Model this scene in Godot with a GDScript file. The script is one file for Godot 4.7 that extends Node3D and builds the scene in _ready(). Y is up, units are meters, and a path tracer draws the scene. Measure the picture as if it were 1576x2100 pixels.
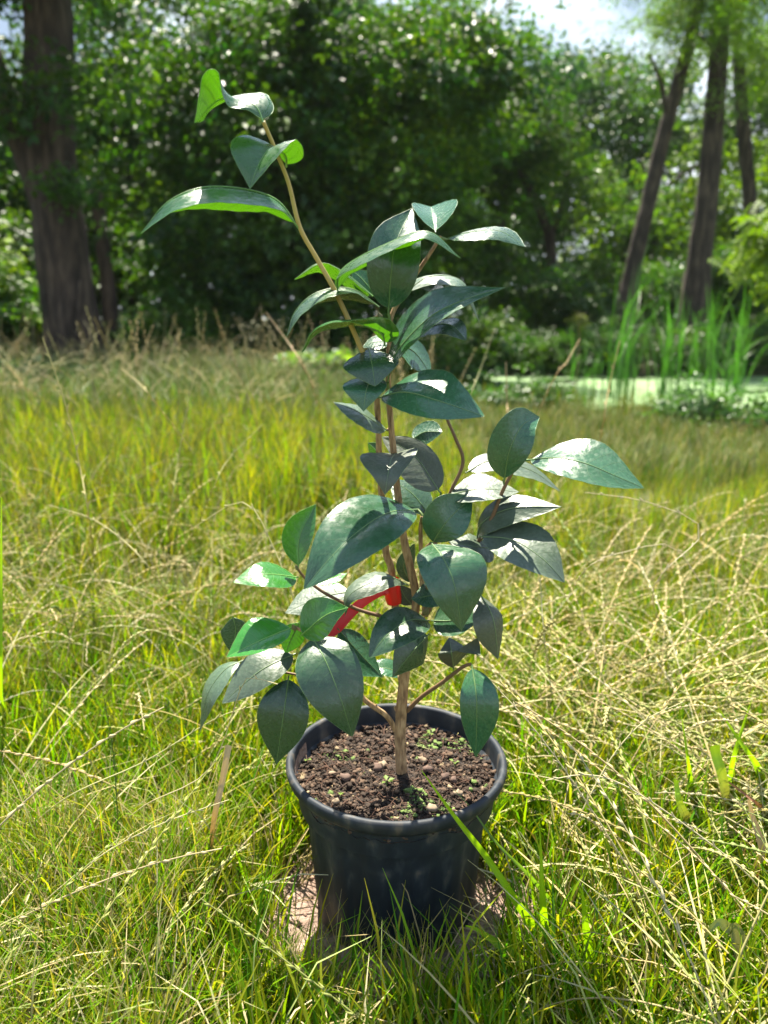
extends Node3D

# ---------------------------------------------------------------- small helpers
var rng := RandomNumberGenerator.new()
var M := {}
var hills := FastNoiseLite.new()
var patchy := FastNoiseLite.new()


class Shape:                                # collects vertices and triangles of one surface
	var p := PackedVector3Array()
	var uv := PackedVector2Array()
	var c := PackedColorArray()
	var i := PackedInt32Array()

	func pt(a: Vector3, t := Vector2.ZERO, col := Color.WHITE) -> int:
		p.append(a)
		uv.append(t)
		c.append(col)
		return p.size() - 1

	func tri(a: int, b: int, d: int) -> void:
		i.append(a)
		i.append(b)
		i.append(d)

	func quad(a: int, b: int, d: int, e: int) -> void:
		tri(a, b, d)
		tri(a, d, e)

	func lattice(first: int, rows: int, cols: int, closed := false) -> void:
		for r in rows - 1:
			for k in cols if closed else cols - 1:
				var a := first + r * cols + k
				var b := first + r * cols + (k + 1) % cols
				quad(a, b, b + cols, a + cols)

	func normals() -> PackedVector3Array:
		var n := PackedVector3Array()
		n.resize(p.size())
		for k in range(0, i.size(), 3):
			var a := p[i[k]]
			var w := (p[i[k + 2]] - a).cross(p[i[k + 1]] - a)
			for j in 3:
				n[i[k + j]] += w
		for k in n.size():
			n[k] = n[k].normalized() if n[k].length_squared() > 1e-24 else Vector3.UP
		return n

	func into(mesh: ArrayMesh, mat: Material) -> void:
		var a := []
		a.resize(Mesh.ARRAY_MAX)
		a[Mesh.ARRAY_VERTEX] = p
		a[Mesh.ARRAY_NORMAL] = normals()
		a[Mesh.ARRAY_TEX_UV] = uv
		a[Mesh.ARRAY_COLOR] = c
		a[Mesh.ARRAY_INDEX] = i
		mesh.add_surface_from_arrays(Mesh.PRIMITIVE_TRIANGLES, a)
		mesh.surface_set_material(mesh.get_surface_count() - 1, mat)


func v(x: float, y: float, z: float) -> Vector3:      # millimetres
	return Vector3(x, y, z) * 0.001


func lin(r: float, g: float, b: float) -> Color:      # a real-world base colour as the sRGB that materials take
	return Color(r, g, b).linear_to_srgb()


func tag(o: Node3D, label := "", category := "", group := "", kind := "") -> Node3D:
	if label:
		o.set_meta("label", label)
	if category:
		o.set_meta("category", category)
	if group:
		o.set_meta("group", group)
	if kind:
		o.set_meta("kind", kind)
	return o


func numbered(called: String) -> String:
	if not has_node(NodePath(called)):
		return called
	var k := 1
	while has_node(NodePath("%s_%03d" % [called, k])):
		k += 1
	return "%s_%03d" % [called, k]


func thing(called: String, where := Vector3.ZERO) -> Node3D:
	var o := Node3D.new()
	o.name = numbered(called)
	o.position = where
	add_child(o)
	return o


func put(called: String, mesh: Mesh, parent: Node) -> MeshInstance3D:
	var o := MeshInstance3D.new()
	var n := called
	var k := 0
	while parent.has_node(NodePath(n)):
		k += 1
		n = "%s_%03d" % [called, k]
	o.name = n
	o.mesh = mesh
	parent.add_child(o)
	return o


func solid(s: Shape, mat: Material) -> ArrayMesh:
	var m := ArrayMesh.new()
	s.into(m, mat)
	return m


func smooth_path(pts: Array, n: int) -> PackedVector3Array:
	var out := PackedVector3Array()
	var last := pts.size() - 1
	for k in n + 1:
		var f := float(k) / n * last
		var a := mini(int(f), last - 1)
		var t := f - a
		var p0: Vector3 = pts[a - 1] if a > 0 else pts[0] * 2.0 - pts[1]
		var p3: Vector3 = pts[a + 2] if a + 2 <= last else pts[last] * 2.0 - pts[last - 1]
		out.append((pts[a] as Vector3).cubic_interpolate(pts[a + 1], p0, p3, t))
	return out


func even_path(pts: Array, n: int) -> PackedVector3Array:  # equal steps along the curve
	var d := smooth_path(pts, n * 4)
	var run := PackedFloat32Array([0.0])
	for k in range(1, d.size()):
		run.append(run[k - 1] + d[k].distance_to(d[k - 1]))
	var out := PackedVector3Array()
	var at := 0
	for k in n + 1:
		var want := run[-1] * k / n
		while at < d.size() - 2 and run[at + 1] < want:
			at += 1
		var span := maxf(run[at + 1] - run[at], 1e-9)
		out.append(d[at].lerp(d[at + 1], clampf((want - run[at]) / span, 0, 1)))
	return out


func frames(path: PackedVector3Array) -> Array:            # tangent and a transported pair of normals at every point
	var out := []
	var n := Vector3.ZERO
	for k in path.size():
		var t := (path[mini(k + 1, path.size() - 1)] - path[maxi(k - 1, 0)]).normalized()
		if k == 0:
			n = t.cross(Vector3(0.3, 0.1, 1).normalized()).normalized()
		else:
			n = (n - t * n.dot(t)).normalized()
		out.append([t, n, t.cross(n)])
	return out


func tube(s: Shape, pts: Array, r0: float, r1: float, sides := 8, steps := 0, wobble := 0.0, col := Color.WHITE, flare := 0.0) -> void:
	var n := steps if steps else pts.size() * 4
	var path := even_path(pts, n)
	var fr := frames(path)
	var first := s.p.size()
	for k in n + 1:
		var f := float(k) / n
		var r := lerpf(r0, r1, f) + flare * pow(1.0 - f, 8.0)
		for j in sides:
			var a := TAU * j / sides
			var rr := r * (1.0 + wobble * patchy.get_noise_3d(cos(a) * 60.0, sin(a) * 60.0, f * n * 14.0))
			s.pt(path[k] + (fr[k][1] * cos(a) + fr[k][2] * sin(a)) * rr, Vector2(float(j) / sides, f), col)
	s.lattice(first, n + 1, sides, true)
	var cap := s.pt(path[n], Vector2(0.5, 1), col)
	for j in sides:
		s.tri(first + n * sides + j, first + n * sides + (j + 1) % sides, cap)


func mat(col: Color, rough := 0.7, back := Color.BLACK, spec := 0.5) -> StandardMaterial3D:
	var m := StandardMaterial3D.new()
	m.albedo_color = col
	m.roughness = rough
	m.metallic_specular = spec
	m.cull_mode = BaseMaterial3D.CULL_DISABLED
	if back != Color.BLACK:
		m.backlight_enabled = true
		m.backlight = back
	return m


func vmat(rough := 0.6, back := Color.BLACK, spec := 0.5) -> StandardMaterial3D:
	var m := mat(Color.WHITE, rough, back, spec)
	m.vertex_color_use_as_albedo = true
	return m


func noise_tex(freq: float, colors: Array, stops: Array, size := 512, octaves := 5, bump := 0.0, stretch_seed := 1) -> NoiseTexture2D:
	var n := FastNoiseLite.new()
	n.seed = stretch_seed
	n.noise_type = FastNoiseLite.TYPE_SIMPLEX_SMOOTH
	n.frequency = freq
	n.fractal_octaves = octaves
	var t := NoiseTexture2D.new()
	t.width = size
	t.height = size
	t.seamless = true
	t.noise = n
	if bump > 0.0:
		t.as_normal_map = true
		t.bump_strength = bump
	elif colors.size():
		var g := Gradient.new()
		g.colors = PackedColorArray(colors)
		g.offsets = PackedFloat32Array(stops)
		t.color_ramp = g
	return t


# ---------------------------------------------------------------- the lie of the land
const WATER := -0.2


func near_shore(x: float) -> float:
	return -8.7 + clampf(x + 3.0, 0.0, 9.0) * 0.68


func in_pond(x: float, z: float) -> float:             # 0 on land .. 1 in the pond
	var a := smoothstep(0.0, 1.3, near_shore(x) - z)
	var b := smoothstep(-10.9, -10.3, z)
	var d := smoothstep(-4.2, -3.0, x)
	return a * b * d


func land(x: float, z: float) -> float:
	var h := 0.02 * hills.get_noise_2d(x * 30.0, z * 30.0)
	var near := smoothstep(0.35, 0.9, Vector2(x - 0.01, z - 0.02).length())
	h *= near
	h -= 0.008 * (1.0 - near)
	h -= 0.02 * smoothstep(2.2, 0.0, z - near_shore(x)) * smoothstep(-3.5, 1.0, x)
	h -= 0.145 * smoothstep(-0.8, -3.6, z) * smoothstep(-0.5, 0.9, x)
	var bank := smoothstep(-11.2, -12.6, z) * (0.16 + 0.30 * smoothstep(-0.5, 2.0, x))
	h += bank
	h = lerpf(h, -0.55, in_pond(x, z))
	h += 0.5 * smoothstep(16.0, 60.0, Vector2(x, z).length())
	return h


func bare(x: float, z: float) -> float:                # 1 on the trodden soil about the pot
	var d := Vector2((x - 0.01) / 0.155, (z - 0.04) / 0.115).length()
	d += 0.28 * patchy.get_noise_2d(x * 900.0, z * 900.0)
	return 1.0 - smoothstep(0.85, 1.1, d)


# ---------------------------------------------------------------- camellia leaves
var belly := 0.82
var plump := 0.78


func blade_width(t: float) -> float:
	var u := clampf((t - 0.045) / 0.955, 0.0, 1.0)
	return pow(sin(PI * pow(u, belly)), plump) * (1.0 - 0.35 * pow(u, 6.0))


func camellia_leaf(plant: Node3D, kind: String, mid: Array, edges: Array) -> void:
	belly = rng.randf_range(0.72, 0.92)
	plump = rng.randf_range(0.68, 0.95)
	const N := 44
	const K := 6
	var path := even_path(mid, N)
	var fr := frames(path)
	var st := []
	for e in edges:
		var k := clampi(roundi(e[0] * N), 0, N)
		var w := maxf(blade_width(e[0]), 0.3)
		var a: Vector3 = (e[1] - path[k]) / w
		var b: Vector3 = (e[2] - path[k]) / w
		st.append([e[0], a.dot(fr[k][1]), a.dot(fr[k][2]), b.dot(fr[k][1]), b.dot(fr[k][2])])
	var s := Shape.new()
	var veins := Shape.new()
	var fine := Shape.new()
	var seed_at := rng.randf() * 1000.0
	var sides := []
	for k in N + 1:
		var t := float(k) / N
		var q: Array = st[0]
		if st.size() > 1:
			var f := smoothstep(st[0][0], st[1][0], t)
			q = [t]
			for j in range(1, 5):
				q.append(lerpf(st[0][j], st[1][j], f))
		sides.append([fr[k][1] * q[1] + fr[k][2] * q[2], fr[k][1] * q[3] + fr[k][2] * q[4]])
	var surf := func(t: float, sd: int, u: float) -> Vector3:
		var f := t * N
		var k := clampi(int(f), 0, N - 1)
		var g := f - k
		var o: Vector3 = (sides[k][sd] as Vector3).lerp(sides[k + 1][sd], g)
		var other: Vector3 = (sides[k][1 - sd] as Vector3).lerp(sides[k + 1][1 - sd], g)
		var tan: Vector3 = fr[k][0]
		var up := (o - other).cross(tan).normalized() * (1.0 if sd == 0 else -1.0)
		var w := blade_width(t)
		var len := o.length() * w
		var lift := (0.16 * u * (1.0 - u) * len) + 0.0011 * u * patchy.get_noise_3d(t * 55.0 + seed_at, u * 16.0, sd * 90.0)
		# the blade quilts a little between its side veins
		lift += 0.00022 * sin((t - 0.22 * u) * TAU * 8.0) * u * minf(1.0, len * 80.0)
		return path[k].lerp(path[k + 1], g) + o * w * u + up * lift
	for k in N + 1:
		var t := float(k) / N
		for j in range(-K, K + 1):
			var u := absf(j) / K
			if absi(j) == K and k > 2 and k < N - 1:
				u *= 1.0 + (0.022 if k % 2 else -0.006)
			s.pt(surf.call(t, 0 if j < 0 else 1, u), Vector2(j * 0.5 / K + 0.5, t))
	s.lattice(0, N + 1, 2 * K + 1)
	# midrib, with the short stalk, and side veins
	var mp := []
	for k in range(0, N + 1, 2):
		mp.append(path[k])
	tube(veins, mp, 0.00085, 0.00018, 5, 24)
	for sd in 2:
		for q in 7:
			var t0 := 0.1 + q * 0.108
			var last := Vector3.ZERO
			var prev := [-1, -1, -1, -1]
			for k in 8:
				var u := k / 7.0 * 0.86
				var t := minf(t0 + 0.07 * u + 0.09 * u * u, 0.98)
				var a: Vector3 = surf.call(t, sd, u)
				var b: Vector3 = surf.call(minf(t + 0.006, 0.995), sd, u)
				var o: Vector3 = surf.call(t, sd, u + 0.04) - a
				var nn := (b - a).cross(o).normalized()
				var wv := (b - a).normalized() * lerpf(0.00022, 0.00010, u)
				var now := [fine.pt(a - wv + nn * 0.00013), fine.pt(a + wv + nn * 0.00013), fine.pt(a - wv - nn * 0.00013), fine.pt(a + wv - nn * 0.00013)]
				if k:
					fine.quad(prev[0], prev[1], now[1], now[0])
					fine.quad(prev[3], prev[2], now[2], now[3])
				prev = now
	for sd in 2:                                        # the pale, slightly thickened margin
		var rim := []
		for k in range(2, N + 1):
			rim.append(surf.call(float(k) / N, sd, 1.006))
		tube(veins, rim, 0.00022, 0.00016, 4, 60)
	var m := ArrayMesh.new()
	s.into(m, M["leaf_%s_%d" % [kind, rng.randi() % 3]])
	veins.into(m, M["vein_" + kind])
	fine.into(m, M["side_vein_" + kind])
	put("leaf", m, plant)


func wood(plant: Node3D, called: String, pts: Array, r0: float, r1: float, look: String) -> void:
	var s := Shape.new()
	tube(s, pts, r0 * 0.001, r1 * 0.001, 10, pts.size() * 7, 0.16 if look == "bark" else 0.06)
	if look != "green":                                 # leaf scars and nodes
		var path := even_path(pts, 30)
		var k := 3 + rng.randi() % 5
		while k < 28:
			var d := Vector3(rng.randf_range(-1, 1), rng.randf_range(-0.2, 0.6), rng.randf_range(-1, 1)).normalized()
			var r := lerpf(r0, r1, k / 30.0) * 0.001
			tube(s, [path[k] - d * r * 0.2, path[k] + d * r * 0.8, path[k] + d * r * 1.35 + (path[k + 1] - path[k]).normalized() * r * 0.5], r * 0.75, r * 0.3, 6, 4, 0.2)
			k += 6 + rng.randi() % 7
	put(called, solid(s, M[look]), plant)


func bud(plant: Node3D, a: Vector3, b: Vector3, r: float) -> void:
	var s := Shape.new()
	var first := 0
	var ax := b - a
	var u := ax.cross(Vector3(0.2, 0.4, 1)).normalized()
	var w := ax.normalized().cross(u)
	for k in 9:
		var t := k / 8.0
		var rr := r * 0.001 * sin(PI * pow(t, 0.7)) * (1.0 + 0.1 * sin(t * 20.0)) + 0.00005
		for j in 8:
			var an := TAU * j / 8.0
			s.pt(a + ax * t + (u * cos(an) + w * sin(an)) * rr)
	s.lattice(first, 9, 8, true)
	put("bud", solid(s, M.bud), plant)


# ---------------------------------------------------------------- grass
func grass_blade(length: float, width: float, lean: float, bend: float, low: Color, high: Color, segs := 5, fold := 0.25) -> Shape:
	var s := Shape.new()
	grass_blade_on(s, Vector3.ZERO, 0.0, length, width, lean, bend, low, high, segs, fold)
	return s


func grass_blade_on(s: Shape, at: Vector3, yaw: float, length: float, width: float, lean: float, bend: float, low: Color, high: Color, segs: int, fold: float) -> void:
	var p := at
	var fwd := Vector3(sin(yaw), 0, cos(yaw))
	var side := Vector3(fwd.z, 0, -fwd.x)
	var first := s.p.size()
	for k in segs + 1:
		var t := float(k) / segs
		var a := lean + bend * t * t
		var d := Vector3.UP * cos(a) + fwd * sin(a)
		var nrm := Vector3.UP * sin(a) - fwd * cos(a)
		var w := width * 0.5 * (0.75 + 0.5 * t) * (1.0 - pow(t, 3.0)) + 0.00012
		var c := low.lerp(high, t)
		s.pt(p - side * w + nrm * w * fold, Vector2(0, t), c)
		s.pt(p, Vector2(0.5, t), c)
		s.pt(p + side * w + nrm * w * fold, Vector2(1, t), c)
		p += d * length / segs
	s.lattice(first, segs + 1, 3)


func seed_stalk(length: float, lean: float, bend: float, ear: float, n: int, col: Color, col2: Color, thick := 0.0006, grain := 1.0) -> Shape:
	var s := Shape.new()
	var pts := []
	var p := Vector3.ZERO
	const STEPS := 12
	for k in STEPS + 1:
		pts.append(p)
		var t := float(k) / STEPS
		var a := lean + bend * t * t
		p += (Vector3.UP * cos(a) + Vector3(0, 0, 1) * sin(a)) * length / STEPS
	tube(s, pts, thick, thick * 0.55, 4, 14, 0.0, col)
	if n > 0:
		var path := even_path(pts, 60)
		var fr := frames(path)
		for q in n:
			var f := 1.0 - ear * (1.0 - float(q) / n)
			var k := clampi(int(f * 60.0), 0, 59)
			var sd := 1.0 if q % 2 else -1.0
			var out: Vector3 = Vector3(1, 0, 0) * sd
			var t: Vector3 = fr[k][0]
			var d := (t + out * 0.28).normalized()
			var wide := out.cross(t).normalized()
			var l := 0.0095 * grain * (1.0 - 0.4 * float(q) / n)
			var w := 0.0014 * grain
			var a := s.pt(path[k], Vector2.ZERO, col2)
			var ring := []
			for j in 4:
				var an := TAU * j / 4.0
				ring.append(s.pt(path[k] + d * l * 0.42 + (out * cos(an) * 0.8 + wide * sin(an)) * w, Vector2.ZERO, col2))
			var b := s.pt(path[k] + d * l, Vector2.ZERO, col2)
			for j in 4:
				s.tri(a, ring[(j + 1) % 4], ring[j])
				s.tri(b, ring[j], ring[(j + 1) % 4])
	return s


func tuft(n: int, spread: float, l0: float, l1: float, w0: float, w1: float, bend0: float, bend1: float, cols: Array, segs := 4) -> Shape:
	var s := Shape.new()
	for k in n:
		var c: Color = cols[rng.randi() % cols.size()]
		c = c * rng.randf_range(0.8, 1.2)
		var yaw := rng.randf() * TAU
		var at := Vector3(rng.randf_range(-1, 1), 0, rng.randf_range(-1, 1)) * spread
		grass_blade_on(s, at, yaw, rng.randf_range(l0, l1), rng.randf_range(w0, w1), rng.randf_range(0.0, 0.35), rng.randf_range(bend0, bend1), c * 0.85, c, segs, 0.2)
	return s


func many(called: String, parent: Node3D, mesh: Mesh, places: Array, tints: Array) -> void:
	if places.is_empty():
		return
	var mm := MultiMesh.new()
	mm.transform_format = MultiMesh.TRANSFORM_3D
	mm.use_colors = true
	mm.mesh = mesh
	mm.instance_count = places.size()
	for k in places.size():
		mm.set_instance_transform(k, places[k])
		mm.set_instance_color(k, tints[k])
	var o := MultiMeshInstance3D.new()
	var n := called
	var j := 0
	while parent.has_node(NodePath(n)):
		j += 1
		n = "%s_%03d" % [called, j]
	o.name = n
	o.multimesh = mm
	o.set_meta("kind", "stuff")
	parent.add_child(o)


func standing(x: float, z: float, yaw: float, scale: float, tilt := 0.0, sink := 0.0) -> Transform3D:
	var b := Basis(Vector3.UP, yaw) * Basis(Vector3.RIGHT, tilt)
	return Transform3D(b.scaled(Vector3.ONE * scale), Vector3(x, land(x, z) - sink, z))


func tint(spread: float) -> Color:
	var k := rng.randf_range(1.0 - spread, 1.0 + spread)
	var warm := rng.randf_range(-spread, spread) * 0.5
	return Color(k * (1.0 + warm), k, k * (1.0 - warm), 1)


func scatter(called: String, parent: Node3D, meshes: Array, count: int, spot: Callable, place: Callable, spread: float) -> void:
	var places := []
	var tints := []
	for m in meshes:
		places.append([])
		tints.append([])
	for k in count:
		var p: Vector2 = spot.call()
		if p.x > 900.0:
			continue
		var w := rng.randi() % meshes.size()
		places[w].append(place.call(p))
		tints[w].append(tint(spread))
	for w in meshes.size():
		many(called, parent, meshes[w], places[w], tints[w])


# ---------------------------------------------------------------- trees and shrubs
func leaf_on(s: Shape, at: Vector3, d: Vector3, up: Vector3, l: float, w: float, c: Color) -> void:
	var side := d.cross(up).normalized()
	var nrm := side.cross(d).normalized()
	var a := s.pt(at, Vector2(0.5, 0), c)
	var m := s.pt(at + d * l * 0.5 - nrm * l * 0.04, Vector2(0.5, 0.5), c)
	var q := s.pt(at + d * l * 0.45 + side * w + nrm * w * 0.35, Vector2(1, 0.5), c)
	var r := s.pt(at + d * l * 0.45 - side * w + nrm * w * 0.35, Vector2(0, 0.5), c)
	var b := s.pt(at + d * l - nrm * l * 0.10, Vector2(0.5, 1), c)
	s.tri(a, q, m)
	s.tri(m, q, b)
	s.tri(a, m, r)
	s.tri(m, b, r)


func spray(n: int, radius: float, l: float, w: float, droop: float, mtl: Material, colors: Array) -> ArrayMesh:
	var s := Shape.new()                                # a twig's worth of leaves, the twig along +z
	for k in n:
		var t := float(k) / n
		var sd := 1.0 if k % 2 else -1.0
		var at := Vector3(sd * 0.1 * radius + rng.randf_range(-0.35, 0.35) * radius, rng.randf_range(-0.28, 0.28) * radius - droop * t * t * radius, (t * 1.8 - 0.9) * radius)
		var d := Vector3(sd * rng.randf_range(0.4, 1.1), rng.randf_range(-0.7, 0.25) - droop * 0.5, rng.randf_range(0.1, 0.9)).normalized()
		var up := Vector3(rng.randf_range(-0.55, 0.55), 1, rng.randf_range(-0.55, 0.55)).normalized()
		var c: Color = colors[rng.randi() % colors.size()]
		var q := rng.randf_range(0.75, 1.2)
		leaf_on(s, at, d, up, l * q, w * q, c * rng.randf_range(0.85, 1.15))
	return solid(s, mtl)


func crown(tree: Node3D, called: String, sprays: Array, blobs: Array, boughs: int, per: int, bough: float, spread := 0.3, flat := 0.55, lumps := 0.62) -> void:
	# BLOBS: [centre, radii] in the tree's own axes; boughs sit mostly in the outer part of each, sprays sit about each bough
	var places := []
	var tints := []
	for m in sprays:
		places.append([])
		tints.append([])
	var total := 0.0
	for b in blobs:
		total += b[1].x * b[1].y * b[1].z
	for b in blobs:
		var n := maxi(1, roundi(boughs * b[1].x * b[1].y * b[1].z / total))
		for k in n:
			var d := Vector3(rng.randfn(), rng.randfn(), rng.randfn()).normalized()
			var at: Vector3 = b[0] + d * pow(rng.randf(), lumps) * b[1]
			var tone := tint(spread)
			var size := bough * rng.randf_range(0.6, 1.35)
			for j in per:
				var o := Vector3(rng.randfn(), rng.randfn() * flat, rng.randfn()) * size
				var yaw := atan2(d.x, d.z) + rng.randfn() * 0.9
				var bs := Basis(Vector3.UP, yaw) * Basis(Vector3.RIGHT, rng.randfn() * 0.4 + 0.15) * Basis(Vector3.BACK, rng.randfn() * 0.4)
				var w := rng.randi() % sprays.size()
				places[w].append(Transform3D(bs.scaled(Vector3.ONE * rng.randf_range(0.75, 1.25)), at + o))
				tints[w].append(tone * tint(0.12))
	for w in sprays.size():
		many(called, tree, sprays[w], places[w], tints[w])


func limb(tree: Node3D, called: String, pts: Array, r0: float, r1: float, look: Material, flare := 0.0, sides := 14, wobble := 0.12) -> void:
	var s := Shape.new()
	tube(s, pts, r0, r1, sides, pts.size() * 8, wobble, Color.WHITE, flare)
	put(called, solid(s, look), tree)


func ground_thing(called: String, x: float, z: float) -> Node3D:
	return thing(called, Vector3(x, land(x, z), z))


# ---------------------------------------------------------------- materials
func make_materials() -> void:
	var sp := noise_tex(0.02, [Color(0.36, 0.36, 0.36), Color(0.46, 0.46, 0.46), Color(0.60, 0.60, 0.60)], [0.25, 0.5, 0.8], 256, 4, 0.0, 11)
	var rip := noise_tex(0.03, [], [], 256, 4, 0.0, 12)
	for k in [["old", lin(0.027, 0.080, 0.034), 0.27, Color(0.06, 0.13, 0.008), lin(0.10, 0.18, 0.06)],
			["dull", lin(0.060, 0.090, 0.055), 0.42, Color(0.06, 0.11, 0.01), lin(0.12, 0.18, 0.08)],
			["light", lin(0.026, 0.088, 0.026), 0.27, Color(0.22, 0.40, 0.008), lin(0.14, 0.28, 0.08)],
			["young", lin(0.028, 0.130, 0.018), 0.22, Color(0.19, 0.38, 0.004), lin(0.14, 0.30, 0.06)]]:
		var worn: bool = k[0] == "old" or k[0] == "dull"
		for n in 3:
			var c: Color = (k[1] as Color).srgb_to_linear() * [1.0, 0.78, 1.28][n]
			c.r *= [1.0, 1.15, 0.92][n]
			var m := mat(c.linear_to_srgb(), k[2], k[3], 0.55)
			m.roughness_texture = sp
			m.roughness = k[2] * [2.1, 2.5, 1.8][n]
			if worn:                                     # mottled with dust and old water marks
				m.albedo_color = Color.WHITE
				var d := c.lerp(Color(0.26, 0.32, 0.24), 0.14)
				m.albedo_texture = noise_tex(0.035, [(c * 0.9).linear_to_srgb(), c.linear_to_srgb(), (c * 1.12).linear_to_srgb(), d.linear_to_srgb()], [0.25, 0.5, 0.75, 0.97], 256, 5, 0.0, 30 + n)
				m.backlight_enabled = false
			m.heightmap_enabled = true
			m.heightmap_texture = rip
			m.heightmap_scale = 0.014
			m.uv1_scale = Vector3(1.2, 2.6, 1)
			m.uv1_offset = Vector3(0.31 * n, 0.17 * n, 0)
			M["leaf_%s_%d" % [k[0], n]] = m
		M["vein_" + k[0]] = mat(k[4], 0.4, k[3])
		M["side_vein_" + k[0]] = mat((k[1] as Color).lerp(k[4], 0.42), 0.4, k[3])
	var bark := mat(Color.WHITE, 0.85)
	bark.albedo_texture = noise_tex(0.02, [lin(0.13, 0.075, 0.035), lin(0.32, 0.20, 0.095), lin(0.46, 0.32, 0.17)], [0.2, 0.5, 0.8], 256, 5, 0.0, 3)
	bark.uv1_triplanar = true
	bark.uv1_scale = Vector3(34, 9, 34)
	bark.heightmap_enabled = true
	bark.heightmap_texture = noise_tex(0.03, [], [], 256, 5, 0.0, 4)
	bark.heightmap_scale = 0.12
	M.bark = bark
	M.twig = mat(lin(0.15, 0.085, 0.04), 0.6)
	M.shoot = mat(lin(0.40, 0.29, 0.075), 0.5)
	M.green = mat(lin(0.10, 0.16, 0.04), 0.5)
	M.bud = mat(lin(0.13, 0.12, 0.05), 0.5)
	var tb := mat(Color.WHITE, 0.95)
	tb.albedo_texture = noise_tex(0.012, [lin(0.016, 0.011, 0.007), lin(0.048, 0.033, 0.022), lin(0.095, 0.068, 0.047)], [0.25, 0.55, 0.85], 512, 6, 0.0, 5)
	tb.uv1_triplanar = true
	tb.uv1_world_triplanar = true
	tb.uv1_scale = Vector3(1.6, 0.35, 1.6)
	tb.heightmap_enabled = true
	tb.heightmap_texture = noise_tex(0.02, [], [], 512, 6, 0.0, 6)
	tb.heightmap_scale = 3.0
	M.tree_bark = tb
	var pot := mat(Color.WHITE, 0.62, Color.BLACK, 0.42)
	pot.albedo_texture = noise_tex(0.008, [lin(0.009, 0.013, 0.019), lin(0.012, 0.018, 0.025), lin(0.030, 0.036, 0.042), lin(0.10, 0.085, 0.065)], [0.3, 0.54, 0.72, 0.88], 512, 6, 0.0, 7)
	pot.uv1_triplanar = true
	pot.uv1_scale = Vector3(9, 4, 9)
	pot.heightmap_enabled = true
	pot.heightmap_texture = noise_tex(0.05, [], [], 256, 4, 0.0, 8)
	pot.heightmap_scale = 0.012
	M.pot = pot
	var soil := mat(Color.WHITE, 0.95)
	soil.albedo_texture = noise_tex(0.03, [lin(0.010, 0.006, 0.004), lin(0.032, 0.020, 0.012), lin(0.080, 0.052, 0.032)], [0.25, 0.55, 0.85], 512, 5, 0.0, 9)
	soil.uv1_triplanar = true
	soil.uv1_scale = Vector3(9, 9, 9)
	soil.heightmap_enabled = true
	soil.heightmap_texture = noise_tex(0.05, [], [], 512, 5, 0.0, 10)
	soil.heightmap_scale = 0.5
	M.soil = soil
	M.crumb = vmat(0.95)
	var earth := mat(Color.WHITE, 0.95)
	earth.albedo_texture = noise_tex(0.02, [lin(0.13, 0.085, 0.062), lin(0.22, 0.15, 0.115), lin(0.32, 0.235, 0.18)], [0.2, 0.5, 0.85], 512, 6, 0.0, 13)
	earth.uv1_world_triplanar = true
	earth.uv1_triplanar = true
	earth.uv1_scale = Vector3(5, 5, 5)
	earth.heightmap_enabled = true
	earth.heightmap_texture = noise_tex(0.05, [], [], 512, 5, 0.0, 14)
	earth.heightmap_scale = 0.35
	M.earth = earth
	var turf := mat(Color.WHITE, 0.95)
	turf.albedo_texture = noise_tex(0.02, [lin(0.035, 0.038, 0.014), lin(0.075, 0.085, 0.025), lin(0.17, 0.14, 0.06)], [0.25, 0.55, 0.85], 512, 6, 0.0, 15)
	turf.uv1_world_triplanar = true
	turf.uv1_triplanar = true
	turf.uv1_scale = Vector3(2.5, 2.5, 2.5)
	M.turf = turf
	M.red = mat(lin(0.72, 0.012, 0.012), 0.35, Color(0.3, 0.01, 0.01))
	M.stone = vmat(0.9)
	M.grass = vmat(0.45, Color(1.0, 1.0, 0.45), 0.3)
	M.far_grass = vmat(0.5, Color(0.6, 0.62, 0.35), 0.4)
	M.straw = vmat(0.55, Color(0.6, 0.55, 0.35), 0.3)
	M.foliage = vmat(0.5, Color(0.95, 1.0, 0.35), 0.32)
	M.glossy = vmat(0.38, Color(0.8, 0.95, 0.25), 0.4)
	M.reed = vmat(0.4, Color(0.7, 1.0, 0.4), 0.5)
	var water := mat(lin(0.012, 0.016, 0.010), 0.06, Color.BLACK, 0.5)
	water.heightmap_enabled = true
	water.heightmap_texture = noise_tex(0.01, [], [], 256, 3, 0.0, 16)
	water.heightmap_scale = 0.15
	water.uv1_triplanar = true
	water.uv1_world_triplanar = true
	M.water = water
	var weed := mat(Color.WHITE, 0.5, Color.BLACK, 0.5)
	weed.albedo_texture = noise_tex(0.02, [lin(0.07, 0.14, 0.04), lin(0.16, 0.27, 0.10), lin(0.27, 0.38, 0.18)], [0.2, 0.5, 0.85], 512, 6, 0.0, 17)
	weed.uv1_triplanar = true
	weed.uv1_world_triplanar = true
	weed.uv1_scale = Vector3(0.45, 0.45, 0.45)
	M.weed = weed


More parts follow.
